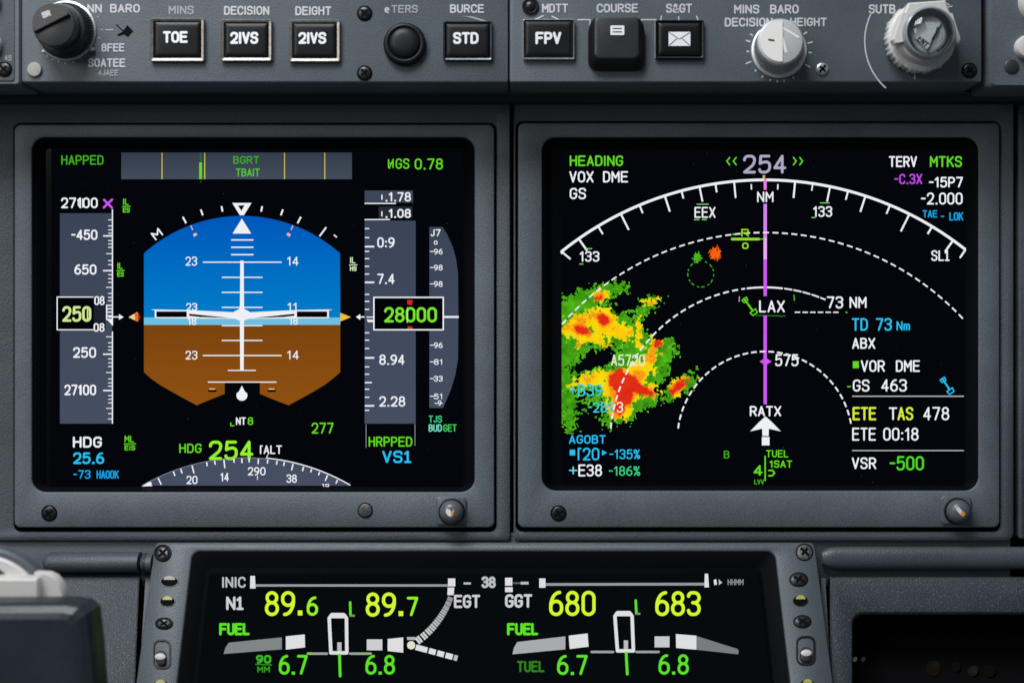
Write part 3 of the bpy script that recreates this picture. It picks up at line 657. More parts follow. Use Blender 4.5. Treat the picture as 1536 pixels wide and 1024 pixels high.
for sg, xs in ((1, ((274.5, 325.5, 279.5, 335), (301.5, 314.5, 304.5, 323), (332.5, 309.5, 334, 317.5))), (-1, ((274.5, 325.5, 279.5, 335), (301.5, 314.5, 304.5, 323), (332.5, 309.5, 334, 317.5)))):
    for a, b, c, d in xs: m.line(363+sg*(a-363), b, 363+sg*(c-363), d, 2.6, WH, H2)
    m.line(363+sg*(286.5-363), 338.5, 363+sg*(289.3-363), 345, 1.6, PINK, H2); m.poly([(363+sg*(x-363), y) for x, y in ((289.5, 351.5), (294, 349), (296.5, 352), (291.5, 355.5))], PINK, H2)
m.line(479.5, 354.5, 489.5, 341, 2.4, WH, H2); m.line(501, 352.5, 505.5, 356, 2, WH, H2)
m.text('M', 228.5, 344.5, 243, 358, WH, 2.3, H2, rot=-0.65)
m.poly([(193, 475.5), (206, 468), (209, 475), (206, 482)], E(236, 214, 150), H2); m.poly([(202, 470.3), (207, 468.5), (211, 475.5), (207, 482), (203, 480.7)], E(235, 110, 25), H2+.2); m.poly([(207.5, 470), (211.5, 475.5), (207.5, 480.5)], E(190, 34, 10), H2+.4)
m.poly([(510.5, 469), (526.5, 475.5), (510.5, 482)], E(240, 190, 50), H2)
m.poly([(534, 475.3), (540.5, 470.8), (540.5, 479.8)], WH, H2); m.line(539, 475.3, 547, 475.3, 2, WH, H2)
m.poly([(363, 578), (367.5, 587)]+arc(363, 592.5, 8.3, -20, 200, 16)+[(358.5, 587)], WH, H2)
for x in (319, 408): m.line(x-6.5, 586, x+6, 586, 3, BLK, H2); m.line(x-5, 583.2, x+4, 583.2, 1.8, E(238, 190, 140), H2+.2)
m.build('attitude_indicator', psc)
# altitude tape
m = part()
m.rect(547, 286, 619.5, 304, TAPE, H1); m.rect(568, 310, 618.5, 327, E(38, 44, 54), H1); m.rect(547, 331, 623.5, 635, TP, H1)
m.line(547, 305.3, 594, 305.3, 1.7, WH, H2); m.line(547, 329.6, 585, 329.3, 1.7, WH, H2)
m.text('I', 572, 292, 574, 300, WH, 1.8, H2); m.text('.1.78', 578, 288.5, 616.5, 302.5, WH, 2.2, H2); m.text('I', 572, 317, 574, 325, WH, 1.8, H2); m.text('.1.08', 578, 313.5, 616.5, 327, WH, 2.3, H2)
for y in (343, 356.5, 377, 388, 399.5, 411, 441.5, 452, 464, 499, 510, 522.5, 550, 561, 583.5, 595.5, 615): m.line(547.5, y, 554, y, 1.7, WH, H2)
for y in (370, 423.5, 536.5, 608.3): m.line(547.5, y, 561.5, y, 2.5, WH, H2)
m.line(547.5, 573.5, 558, 573.5, 2, WH, H2); m.line(550, 475.5, 561, 475.5, 1.6, WH, H2); m.poly([(550, 479), (560, 479.5), (560, 483), (552, 483)], WH, H2)
for t, a, b, c, d in (('0:9', 566, 356, 592, 371.5), ('7.4', 566, 410.5, 592, 426), ('8.94', 569, 531.5, 607, 547), ('2.28', 569, 594, 608, 609.5)): m.text(t, a, b, c, d, WH, 2.3, H2)
m.line(549.2, 636, 549.2, 671, .9, LG, H1); m.line(622.5, 636, 622.5, 668, .9, LG, H1)
m.rect(561, 446, 665, 494.5, BLK, H3); m.strip([(561, 446), (665, 446), (665, 494.5), (561, 494.5), (561, 446)], 2, WH, H3+.3)
m.text('28000', 576.5, 460.5, 655.5, 483.5, E(122, 226, 48), 3.6, H4); m.line(611.5, 461, 611, 484, 1.3, E(190, 240, 170), H4+.3)
m.poly([(611, 450), (619, 450), (618, 457.5), (611, 456.5)], RED, H4); m.poly([(612, 489), (619, 490), (618, 494), (611, 493.5)], RED, H4)
m.build('altitude_tape', psc)
# vertical speed scale
m = part()
m.poly([(644, 340.5), (664, 340.5), (672, 354), (679, 370), (684, 388), (687, 410), (687.5, 475), (687, 538), (683, 562), (676, 585), (664.5, 611.5), (644, 611.5)], TP, H1)
m.line(666, 475.3, 688, 475.3, 3, WH, H2)
m.text('J7', 646, 344, 661, 354.5, WH, 1.7, H2); m.text('0', 651, 361, 656.5, 367, WH, 1.3, H2)
for y, t in ((377.3, '96'), (401.3, '98'), (425.8, '98'), (517.5, '96'), (542.5, '81'), (567.5, '33'), (594, '51')):
    m.line(645, y, 651, y, 1.3, WH, H2); m.text(t, 651, y-4, 664, y+4.3, WH, 1.3, H2)
m.line(652, 604.5, 664, 604.5, 1.2, WH, H2); m.text('9', 657, 600, 662, 608, WH, 1.2, H2)
m.build('vertical_speed_scale', psc)
# lower readouts
m = part(); m.auto = ('readout', psc)
m.text('HDG', 109.5, 654.5, 153, 671, WH, 2.9, H1); m.text('25.6', 110, 678, 156.5, 695.5, CYN, 3, H1); m.text('-73', 110, 704.5, 136, 717.5, CY2, 2, H1); m.text('HAOOK', 145, 705, 178.5, 717.5, CY2, 1.9, H1)
m.text('HDG', 269, 665, 302.5, 679, GR, 2.1, H1); m.text('254', 313.5, 660.5, 380, 689.5, GY, 4.4, H1); m.text('[ALT', 390, 667.5, 423, 680.5, WH, 2, H1); m.line(402, 681, 399, 688, 1.2, WH, H1)
m.text('277', 467.5, 633.5, 500.5, 650, GR, 2.2, H1); m.text('NT', 354, 625.5, 369, 637, WH, 1.9, H1); m.text('8', 371.5, 625.5, 380, 637, GR, 1.9, H1); m.text('L', 345.5, 633, 352, 639, GR, 1.6, H1)
m.text('HRPPED', 553, 654.5, 618.5, 669.5, GR, 2.2, H1); m.text('VS!', 573.5, 675.5, 617, 694, CYN, 3.1, H1)
m.text('TJS', 643, 623, 663, 633.5, E(64, 196, 130), 1.7, H1); m.text('BUD', 643, 636, 663, 647, E(120, 215, 190), 1.8, H1); m.text('GET', 665, 636, 685, 647, E(64, 200, 90), 1.7, H1)
m.build('link_line', psc)
# compass segment
m = part(); q = math.degrees(math.asin(156/311))
m.poly(arc(369, 997, 311, -90-q, -90+q, 40), TP, H1)
m.strip(arc(369, 997, 312, -84, -60, 20), 1.6, WH, H2); m.strip(arc(369, 997, 311, -120, -84, 20), .7, LG, H2)
for x, l in ((225, 4), (237, 11), (260, 7), (271, 7), (288, 12), (310, 6), (322, 6), (336, 13), (351, 6), (363, 7), (374, 6), (388, 8), (402, 6), (416, 6), (427, 6), (440, 10), (456, 7), (468, 5), (480, 5), (492, 9), (507, 6)):
    a = math.asin((x-369)/311); r1 = 310; m.line(369+r1*math.sin(a), 997-r1*math.cos(a), 369+(r1-l)*math.sin(a), 997-(r1-l)*math.cos(a), 2.0, WH, H2)
for t, a, b, c, d in (('20', 280, 713, 296.5, 725.5), ('14', 331, 708.5, 343.5, 721.5), ('290', 372, 700, 398.5, 712.5), ('38', 430, 711, 445.5, 723.5)): m.text(t, a, b, c, d, WH, 1.8, H2)
m.line(386.5, 713, 386.5, 719, 1.2, WH, H2); m.text('10', 483, 725, 494, 729.5, WH, 1.2, H2); m.poly([(213, 729), (224, 722), (229, 728.5)], WH, H2)
m.build('compass_segment', psc)

# ------------------------------------------------------ right screen content
m = part(); KY = 756; KR = 486
m.strip(arc(1147, KY, KR, math.degrees(math.atan2(378-KY, 843-1147)), math.degrees(math.atan2(374-KY, 1448.5-1147)), 60), 4, WH, H1)
for x, l, w in ((868, 20, 3), (897, 12, 2.6), (931, 25, 2.8), (959, 11, 2.6), (997, 23, 2.8), (1022, 10, 2.6), (1049, 21, 2.6), (1073, 11, 2.6), (1101, 23, 2.6), (1126.5, 8, 2), (1167, 8, 2), (1192.5, 23, 2.8), (1219, 9, 2), (1245, 21, 2.6), (1272, 12, 2.6), (1298, 23, 2.8), (1335, 12, 2.6), (1364, 27, 2.8), (1398, 11, 2.8), (1429.5, 19, 3)):
    a = math.asin((x-1147)/KR); r1 = KR-2 if l > 8 else KR-6; m.line(1147+r1*math.sin(a), KY-r1*math.cos(a), 1147+(r1-l)*math.sin(a), KY-(r1-l)*math.cos(a), w, WH, H1)
m.line(843, 378, 855, 388, 2.8, WH, H2, True); m.line(1449, 373, 1440, 386, 2.8, WH, H2, True); m.line(843, 376, 842.5, 381, 2.6, WH, H2)
for t, a, b, c, d in (('133', 869.5, 377, 899, 392.5), ('EEX', 1041.5, 310.5, 1073, 327), ('NM', 1135.5, 287.5, 1160, 303.5), ('133', 1219.5, 309.5, 1248, 325.5), ('SL!', 1396.5, 375.5, 1424, 391.5)): m.text(t, a, b, c, d, WH, 2.2, H2)
for a in ((1045, 306.5, 1063), (1041, 329.5, 1049), (1053, 329.5, 1060), (878, 373, 888), (869, 396, 875), (1230, 304.5, 1244), (1217, 326.5, 1223)): m.line(a[0], a[1], a[2], a[1], 1.4, E(120, 220, 120), H1)
m.build('compass_arc', nsc)
m = part()
def dashed(cx, cy, r, a0, a1, dash, gap, w, c):
    a = a0; da = math.degrees(dash/r); dg = math.degrees(gap/r)
    while a+da*.6 < a1: m.strip(arc(cx, cy, r, a, min(a+da, a1), 3), w, c, H2+.8, cap=False); a += da+dg
def ang(cx, cy, x, y): return math.degrees(math.atan2(y-cy, x-cx)) % 360
dashed(1147, 755, 406, ang(1147, 755, 843, 486), ang(1147, 755, 1449, 483), 8.8, 5.4, 2.2, WH)
m.build('range_ring', nsc); m = part()
dashed(1147, 663, 232, ang(1147, 663, 916, 642), ang(1147, 663, 1117, 432), 8.8, 5.2, 2.4, WH)
m.strip(arc(1147, 663, 232, ang(1147, 663, 1121, 432), ang(1147, 663, 1173, 432), 10), 2.6, WH, H2)
dashed(1147, 663, 232, ang(1147, 663, 1176, 433), ang(1147, 663, 1238, 449), 12, 2, 2.2, WH)
m.build('range_ring', nsc); m = part()
dashed(1147, 658, 131, ang(1147, 658, 1016.5, 642), ang(1147, 658, 1276, 636), 8.4, 4.6, 2.4, WH)
m.build('range_ring', nsc); m = part()
x = 1192
while x < 1260: m.line(x, 468.3, x+8, 468.3, 1.9, WH, H2); x += 11.5
m.line(1268, 468.3, 1271, 468.3, 1.5, GR, H2)
m.build('distance_line', nsc)
m = part()
VI = E(222, 122, 238); VL = E(235, 170, 245)
m.rect(1145.3, 268, 1149.7, 285, E(238, 120, 225), H3); m.rect(1145, 306, 1150, 356, E(214, 130, 240), H3); m.rect(1145, 356, 1150, 389, VL, H3); m.rect(1145, 389, 1150, 444, MAG, H3); m.rect(1145, 473, 1150, 606, MAG, H3)
m.rect(1143.8, 263, 1147.3, 268.5, E(200, 190, 60), H3)
m.poly([(1148, 533), (1150.5, 538), (1157, 542), (1150.5, 546), (1148, 551), (1145.5, 546), (1139, 542), (1145.5, 538)], MAG, H3+.3)
m.build('route_line', nsc)
m = part(); m.auto = ('readout', nsc)
for t, a, b, c, d in (('VOX DME', 854, 257, 942, 274), ('GS', 854.5, 282, 879, 299), ('LAX', 1138.5, 450.5, 1177, 468.5), ('73', 1240, 444.5, 1264.5, 462.5), ('NM', 1274, 445, 1299.5, 462), ('575', 1162.5, 531, 1197.5, 549),
    ('ABX', 1278, 506.5, 1312.5, 523), ('VOR', 1291, 540, 1327, 557.5), ('DME', 1343.5, 540, 1379.5, 557.5), ('GS', 1279, 569, 1304, 587), ('463', 1321.5, 568.5, 1360, 587), ('T', 1333, 610.5, 1345.5, 629.5), ('478', 1384.5, 610, 1423.5, 630),
    ('ETE', 1278, 641, 1313.5, 660.5), ('00:18', 1324.5, 641, 1377.5, 660.5), ('VSR', 1277.5, 685.5, 1314, 703), ('RATX', 1124.5, 608.5, 1171.5, 624), ('TERV', 1333, 234.5, 1375, 251), ('-15P7', 1393, 265.5, 1444, 281.5), ('-2.000', 1381, 289, 1443.5, 307), ('E38', 867.5, 696, 903, 714)):
    m.text(t, a, b, c, d, WH, 2.45, H2)
m.text('254', 1114.5, 232.5, 1179, 260.5, LAV, 4, H2); m.text('HEADING', 854.5, 233.5, 934.5, 249.5, GR, 2.5, H2); m.text('MTKS', 1394.5, 234.5, 1442.5, 251, GR, 2.5, H2)
m.text('<<', 1088, 235, 1105, 249, GR, 1.9, H2); m.text('>>', 1189, 235, 1205.5, 249, GR, 1.9, H2)
m.text('-C.3X', 1341, 261, 1383, 276.5, E(190, 70, 230), 2.3, H2); m.text('TAE', 1383.5, 315.5, 1405.5, 326.5, CY2, 1.9, H2); m.text('- LOK', 1411, 318.5, 1444.5, 331, CY2, 2, H2)
m.text('TD', 1277.5, 477, 1301.5, 496, CYN, 2.6, H2); m.text('73', 1313.5, 477, 1337.5, 496, CYN, 2.6, H2); m.text('Nm', 1344.5, 481.5, 1364.5, 495.5, CYN, 2, H2)
m.rect(1279, 541.5, 1288, 552, GR, H2); m.line(1270.5, 579.5, 1276, 579.5, 1.8, GR, H2); m.text('ETE', 1278.5, 610, 1314, 630, E(215, 235, 50), 3, H2); m.text('AS', 1346, 610, 1369.5, 630, E(215, 235, 60), 2.8, H2)
m.text('-500', 1334, 683.5, 1385.5, 705, E(76, 214, 44), 2.9, H2)
m.rect(1278, 593.2, 1445.5, 594.8, LT, H2); m.build('divider_line', nsc); m = part(); m.auto = ('readout', nsc); m.line(1278, 675.3, 1445.5, 675.3, 1.5, LT, H2); m.build('divider_line', nsc); m = part(); m.auto = ('readout', nsc)
m.text('AGOBT', 853.5, 652, 908.5, 665, CYN, 2, H2); m.rect(854.5, 674, 862.5, 682.5, CYN, H2); m.text('[20', 866.5, 671, 899, 690, CYN, 2.5, H2); m.poly([(903, 674.5), (910.5, 678.5), (903, 683)], CYN, H2)
m.text('-135%', 914, 673.5, 960, 688, CYN, 1.9, H2); m.text('+', 853.5, 697, 866, 713, E(120, 215, 230), 1.9, H2); m.text('-186%', 913, 698.5, 960, 713, E(58, 205, 130), 1.9, H2)
m.text('B', 1085.5, 675.5, 1094, 687, DG, 1.7, H2); m.text('TUEL', 1149, 674.5, 1182, 685.5, GR, 1.7, H2); m.text('1SAT', 1154, 690, 1188, 701, GR, 1.8, H2); m.strip([(1147.5, 684), (1147.5, 720)], 2.1, GR, H2)
m.text('4', 1130, 697, 1143.5, 713, GR, 2.8, H2); m.strip([(1153, 705), (1159, 705), (1161.5, 709), (1158, 713), (1153, 713)], 2.3, GR, H2); m.text('LVV', 1131, 718.5, 1146, 726, DG, 1.5, H2)
m.build('text_mark', nsc)
m = part()
m.poly([(1148, 624), (1158, 633), (1171, 646.5), (1153, 642.5), (1152.6, 653.5), (1143.3, 653.5), (1143, 642.5), (1125, 646.5), (1138, 633)], WH, H3); m.rect(1142.5, 655, 1154, 667.5, WH, H3)
m.build('aircraft_symbol', nsc)
m = part()
def link_sym(x0, y0, x1, y1, c):
    d = Vector((x1-x0, y1-y0)).normalized(); n = Vector((-d.y, d.x)); A = Vector((x0, y0)); B = Vector((x1, y1))
    m.strip([A, B], 2.6, c, H2)
    for P0, s in ((A, 4), (B, 5)): m.strip([tuple(P0+n*s), tuple(P0+d*s*1.2+n*s*.8), tuple(P0+d*s*1.2-n*s*.8), tuple(P0-n*s), tuple(P0+n*s)], 1.7, c, H2)
link_sym(1116, 448, 1129, 466, GR); m.build('traffic_symbol', nsc); m = part(); link_sym(1413, 567.5, 1424, 584, CYN)
m.build('traffic_symbol', nsc); m = part()
m.line(1190.5, 442, 1191.5, 451, 1.8, DG, H2); m.line(1134, 473, 1178, 474, .8, DG, H1); m.strip([(1109, 445), (1108.5, 452)], 1.2, LT, H2)
m.strip([(1098, 358.7), (1138, 358.7)], 3.8, E(150, 220, 45), H2); m.line(1140, 358.7, 1147, 358.7, 1.5, GR, H3+.5); m.text('R', 1111.5, 343.5, 1123, 355, E(150, 220, 45), 2, H4); m.text('O', 1113, 364, 1122.5, 373.5, E(150, 220, 45), 2, H2); m.strip([(1099, 351.8), (1108, 350.5)], 2, GR, H3+.4)
m.build('fix_symbol', nsc); m = part()
for a in range(0, 360, 24):
    if a not in (264,): m.strip(arc(1051, 411, 19.5, a+3, a+(15 if a % 48 else 9), 4), 1.5, DG, H2)
m.build('dashed_circle', nsc)
# weather picture: small square cells, coloured by intensity
def ell(x, y, e):
    cx, cy, rx, ry, ro = e; c, s_ = math.cos(R(ro)), math.sin(R(ro)); dx, dy = x-cx, y-cy
    u = (dx*c+dy*s_)/rx; v = (-dx*s_+dy*c)/ry
    return 1-math.sqrt(u*u+v*v)
GREEN = [(905, 437, 34, 14, -12), (880, 452, 40, 20, -20), (868, 480, 48, 34, 0), (905, 488, 45, 36, 20), (945, 500, 34, 20, 30), (850, 550, 17, 90, 0), (852, 600, 15, 46, 0), (975, 454, 14, 8, -20), (964, 468, 16, 7, -40), (957, 480, 9, 14, 0),
         (985, 522, 26, 15, 20), (1000, 520, 16, 12, 30), (960, 545, 42, 36, 0), (900, 572, 44, 20, -15), (935, 585, 52, 34, 0), (970, 592, 20, 16, 0), (930, 618, 24, 14, 0), (1016, 580, 33, 12, -38), (1030, 570, 14, 10, 0), (908, 628, 6, 9, 0), (855, 520, 34, 14, 0), (874, 605, 7, 12, 0)]
YELL = [(866, 487, 24, 16, -20), (900, 480, 24, 20, 10), (925, 496, 26, 14, 20), (885, 505, 34, 10, 10), (957, 488, 4, 12, 10), (958, 506, 6, 10, 0), (900, 445, 10, 9, 0), (976, 453, 8, 3.5, -20), (985, 513, 12, 8, 20), (975, 535, 10, 22, 25), (895, 566, 36, 10, -12), (935, 578, 36, 26, 0), (930, 610, 18, 20, 10),
        (962, 585, 26, 10, 5), (1017, 580, 22, 9, -42), (960, 555, 22, 14, 0), (868, 514, 10, 4, -60)]
REDS = [(873, 495, 12, 6, 20), (904, 478, 9, 7, 40), (936, 574, 22, 14, 15), (955, 582, 24, 5.5, 15), (936, 592, 11, 18, 20), (928, 556, 4, 9, 10), (986, 513, 6, 5, 0), (1013, 582, 14, 5, -42), (1033, 571, 5, 2.2, -20), (898, 446, 4, 3, 0), (930, 612, 7, 8, 0)]
VOID = [(880, 545, 26, 9, -18), (905, 528, 18, 7, -15), (868, 610, 8, 14, 0), (885, 617, 22, 8, 0), (880, 590, 10, 5, 0), (925, 460, 10, 9, 0), (912, 466, 7, 5, 0)]
m = MB(PSCR); st = 1.5; cols = []
import array
y = 412.0
while y < 650:
    x = 842.5
    while x < 1050:
        n1 = noise.fractal(Vector((x*.055, y*.055, 1.3)), 1.0, 2.0, 3); n2 = noise.fractal(Vector((x*.19, y*.19, 5.1)), .8, 2.0, 3); n3 = noise.fractal(Vector((x*.09, y*.09, 9.7)), 1.0, 2.0, 3)
        g = max(ell(x, y, e)*min(e[2], e[3])/14 for e in GREEN)+n1*.45+n2*.75-.02
        vd = max(ell(x, y, e)*min(e[2], e[3])/10 for e in VOID)+n3*.5-n2*.8+.05
        yl = max(ell(x, y, e)*min(e[2], e[3])/14 for e in YELL)+n3*.45+n2*.4-.02
        rd = max(ell(x, y, e)*min(e[2], e[3])/12 for e in REDS)+n1*.25+n2*.22
        if x < 846 and y < 635: g += .2
        c = None
        if g > 0 and vd < 0.12 or yl > 0.05:
            t = .5+.5*n3; c = (lin(44+50*t), lin(128+64*t), lin(14+12*t))
            if g < .12: c = (lin(92), lin(196), lin(30))
            if yl > 0:
                c = (lin(250), lin(214-22*(n1+.5)), lin(10))
                if yl < .10: c = (lin(222), lin(226), lin(30))
                if n1 > .22 and yl > .16 or rd > -.28: c = (lin(250), lin(150+30*n2), lin(22))
                if rd > -.08: c = (lin(245), lin(96), lin(24))
                if rd > 0.02: c = (lin(222), lin(46+14*n3), lin(22))
        if c is None:
            for (cx, cy, r, cc) in ((1072, 379, 0, 0),): pass
        if c:
            m.face3([PSCR(x, y+st, H1+.2), PSCR(x+st, y+st, H1+.2), PSCR(x+st, y, H1+.2), PSCR(x, y, H1+.2)], BLK); cols.append(c)
        x += st
    y += st
for (cx, cy, r, cc) in ((1072, 379, 9.5, (250, 96, 20)), (1045, 386, 7, (70, 180, 30))):
    yy = cy-r-2
    while yy < cy+r+2:
        xx = cx-r-2
        while xx < cx+r+2:
            if ell(xx, yy, (cx, cy, r, r, 0))+noise.noise(Vector((xx*.5, yy*.5, 2)))*.7 > .12:
                m.face3([PSCR(xx, yy+1.6, H1+.2), PSCR(xx+1.6, yy+1.6, H1+.2), PSCR(xx+1.6, yy, H1+.2), PSCR(xx, yy, H1+.2)], BLK); cols.append(tuple(lin(v) for v in cc))
            xx += 1.6
        yy += 1.6
o = m.build('weather_radar', nsc)
ca = o.data.color_attributes.new('echo', 'FLOAT_COLOR', 'CORNER')
buf = []
for c in cols: buf += [c[0], c[1], c[2], 1.0]*4
ca.data.foreach_set('color', buf)
wm, nt, out = newmat('radar_echo'); at = nt.nodes.new('ShaderNodeAttribute'); at.attribute_name = 'echo'; e = nt.nodes.new('ShaderNodeEmission')
nt.links.new(at.outputs['Color'], e.inputs[0]); nt.links.new(e.outputs[0], out.inputs[0]); o.data.materials[0] = wm
m = part(); m.auto = ('readout', nsc)
m.text('A5720', 916.5, 531.5, 967.5, 548.5, E(225, 236, 200), 2.1, H3); m.text('+', 854, 578, 864, 592, E(60, 190, 220), 1.8, H3); m.text('B39', 867, 576, 903.5, 594, E(64, 205, 215), 2.2, H3); m.text('-289', 881.5, 602.5, 921, 618.5, E(64, 205, 215), 2, H3); m.text('3', 925, 602.5, 934.5, 618.5, E(235, 236, 210), 2, H3)
m.build('radar_text', nsc)
# dust specks on both glasses
for sc, bx in ((psc, (80, 225, 690, 728)), (nsc, (845, 230, 1448, 726))):
    m = part()
    for i in range(46):
        x, y = random.uniform(bx[0], bx[2]), random.uniform(bx[1], bx[3]); r = random.uniform(.25, .55)
        m.poly([(x-r, y), (x, y-r), (x+r, y), (x, y+r*1.3)], E(*random.choice(((60, 66, 80), (84, 90, 104), (44, 60, 58)))), H4+1.2)
    m.build('dust', sc)

# ======================================================== lower centre display
ld = thing('display_unit', LOW(727, 1060), 'sloping lower centre display showing engine figures 89.6, 89.7, 680 and 683', 'display')
mb = MB(LOW)
O = lambda e: rr(232+e, 812.5+e, 1222-e, 1130-e, 8, f=LX)
H = lambda e: rr(290-e, 826-e, 1161+e, 1100+e, 12, f=LX)
mb.loft([(O(0), -40), (O(0), -1.5), (O(1.8), 0.5), (H(2.2), 0.5), (H(.6), -.5), (H(0), -3)], M['low'], cap1=False); mb.build('bezel', ld, 50)
mb = MB(LOW); I = lambda e: rr(290+e, 826+e, 1161-e, 1100-e, 10, f=LX)
mb.loft([(I(0), -2.5), (I(4), -4), (I(17), -13), (I(21), -16)], M['black'], cap1=False); mb.build('inner_frame', ld, 50)
mb = MB(LSCR); mb.poly([(LX(x, y), y) for x, y in ((298, 834), (1153, 834), (1153, 1095), (298, 1095))], M['lcddull'], -3); mb.poly([(LX(x, y), y) for x, y in ((316, 855.5), (1136, 855.5), (1136, 1080), (316, 1080))], E(7, 11, 14), 0)
lsc = mb.build('screen', ld)
m = MB(LSCR)
m.text('INIC', 330.5, 860.5, 366.5, 877, LT, 2.8, H1); m.poly([(373.5, 859), (380.5, 859), (381.5, 878), (373, 878)], LW, H1); m.line(381, 873.5, 672, 873.5, 3.6, LG, H1)
m.rect(671.5, 863, 682.5, 875, LW, H2); m.poly([(671, 876.5), (681, 876.5), (680, 888), (670.5, 888)], LW, H1); m.line(695, 870.5, 706, 870.5, 3.2, LT, H1); m.text('38', 722, 860, 743.5, 877.5, LT, 3.8, H1)
m.rect(757.5, 862, 768.5, 874, LW, H2); m.rect(757.5, 876, 769, 883.5, LW, H1); m.line(769, 870, 782, 870, 2.5, E(96, 100, 104), H1); m.line(781, 870, 793, 870, 4, LT, H1)
m.rect(809, 863, 818.5, 877, LW, H2); m.line(818, 872, 1058, 871.5, 4, LG, H1); m.poly([(1058.5, 856), (1063.5, 856), (1065, 876.5), (1058, 876.5)], LW, H2)
m.poly([(1072, 865), (1076, 864), (1077, 872), (1073, 873)], LW, H1); m.poly([(1079.5, 864), (1085, 869), (1080, 873)], LT, H1); m.text('HHMM', 1093, 864, 1117, 873, E(140, 145, 140), 1.4, H1)
m.build('top_scale', lsc)
m = MB(LSCR); m.auto = ('readout', lsc); LM = E(205, 205, 208)
m.text('N!', 337, 890, 363.5, 910.5, LM, 3.8, H1); m.text('EGT', 680.5, 887.5, 720, 907.5, LM, 3.6, H1); m.text('GGT', 757.5, 886.5, 798.5, 907, LM, 3.8, H1)
for t, a, b, c, d, mt in (('89', 395.5, 882, 441, 919.5, BY), ('6', 458.5, 890, 475.5, 919, GY), ('89', 547.5, 884, 593, 920.5, BY), ('7', 609.5, 890.5, 626.5, 919.5, GY), ('680', 824, 881.5, 894, 919.5, BY), ('683', 984, 882, 1052.5, 919.5, BY)): m.text(t, a, b, c, d, mt, 4.9 if d-b > 30 else 4, H1)
m.rect(445, 911, 452, 918.5, BY, H1); m.rect(597, 912, 604, 919.5, BY, H1)
for t, a, b, c, d, mt in (('FUEL', 326.5, 930, 372.5, 948.5, FG), ('FUEL', 760.5, 930, 807.5, 948.5, FG), ('6.7', 416.5, 978, 460, 1007.5, FG), ('6.8', 547, 978, 591.5, 1007.5, FG), ('6.7', 836, 978, 882, 1008, FG), ('6.8', 989, 977, 1034.5, 1007.5, FG)): m.text(t, a, b, c, d, mt, 3.9, H1)
m.text('TUEL', 775.5, 987, 817, 1004, FD, 2.9, H1)
m.text('90', 382, 978, 405, 991, E(66, 176, 40), 3.2, H1); m.line(381, 992, 406, 993, 1.8, E(50, 140, 32), H1); m.text('MM', 384, 995, 403, 1004.5, E(52, 150, 34), 1.9, H1)
m.build('figure_marks', lsc)
m = MB(LSCR)
m.poly([(333, 976.5), (336, 967), (341, 959.5), (421, 951.5), (421, 969.5)], MG, H1); m.build('flow_bar', lsc); m = MB(LSCR); m.poly([(427, 950), (455.5, 947), (456, 966.5), (427, 970)], LW, H1)
m.build('flow_bar', lsc); m = MB(LSCR); m.poly([(768.5, 977), (771, 967), (776, 958.5), (848.5, 950), (848.5, 969.5)], E(168, 170, 172), H1); m.build('flow_bar', lsc); m = MB(LSCR); m.poly([(853.5, 949), (882, 945.5), (883.5, 965.5), (855, 969)], LW, H1)
m.build('flow_bar', lsc); m = MB(LSCR)
def device(x, y, dx):
    m.strip([(x-2.5, y+3), (x-11, y+3), (x-14.5+dx*.1, y+8), (x-12+dx, y+60), (x+12+dx, y+60), (x+11.5, y+8), (x+8, y+3), (x-2.5, y+3)], 5.2, LW, H2); m.rect(x-11, y, x+8, y+8, LW, H2+.3)
    m.rect(x-2.5+dx, y+44, x+4+dx, y+60, LT, H1); m.line(x+1+dx, y+63, x+2+dx*1.5, y+95, 4, FG, H2+.5, True)
    m.strip([(x+17, y-16), (x+17.5+dx*.3, y+3)], 3.6, FG, H1); m.line(x+16, y+4, x+24, y+4, 3, E(110, 160, 90), H1)
device(507, 915, 0); m.build('column_gauge', lsc); m = MB(LSCR); device(937.5, 912, 1.5); m.build('column_gauge', lsc); m = MB(LSCR)
for a, b, yy in ((460, 489, 976), (524, 555, 976), (888, 920.5, 973.5), (955.5, 989, 973.5)): m.line(a, yy, b, yy, 3.6, E(158, 160, 158), H1, True)
m.line(461, 976, 466, 976, 3.6, E(120, 200, 70), H2); m.line(534, 976, 554, 976, 2.4, E(140, 180, 100), H2)
m.rect(549, 954.5, 572.5, 971, E(205, 205, 208), H1); m.poly([(580.5, 954), (604, 951.5), (604, 974.5), (580.5, 972)], LW, H1)
m.build('flow_bar', lsc); m = MB(LSCR); m.rect(983, 950, 1005.5, 966.5, E(198, 200, 204), H1); m.build('flow_bar', lsc); m = MB(LSCR); m.poly([(1015, 946.5), (1046, 949), (1046, 970), (1015.5, 967.5)], LW, H1); m.poly([(1046, 949.5), (1108, 969), (1110, 972), (1109, 977), (1046, 970)], E(120, 124, 124), H1)
m.build('flow_bar', lsc)
m = MB(LSCR)
m.poly(circ(616, 963.5, 6.2, 20), E(225, 224, 205), H2); m.poly([(609.5, 951), (622, 951), (623, 955.5), (610, 955.5)], E(180, 180, 182), H1)
pts = [(626, 956.5), (634, 950.5), (641, 944), (647, 938), (652.5, 931.5), (657.5, 925), (662, 918.5), (666, 912), (669.5, 905.5), (672.5, 899), (675, 892.5)]
for i, (x, y) in enumerate(pts):
    a, b = pts[max(i-1, 0)], pts[min(i+1, len(pts)-1)]; t = Vector((b[0]-a[0], b[1]-a[1])).normalized(); n = Vector((-t.y, t.x)); w = 5.6-i*.16
    for j in (0, .5):
        if i == len(pts)-1 and j: continue
        q = Vector((x, y))+t*(j*8); v = 215-i*7
        m.poly([tuple(q+n*w-t*1.6), tuple(q+n*w+t*1.6), tuple(q-n*w+t*1.6), tuple(q-n*w-t*1.6)], E(v, v, v), H1)
A = Vector((623, 966)); B = Vector((686, 983)); t = (B-A).normalized(); n = Vector((-t.y, t.x))
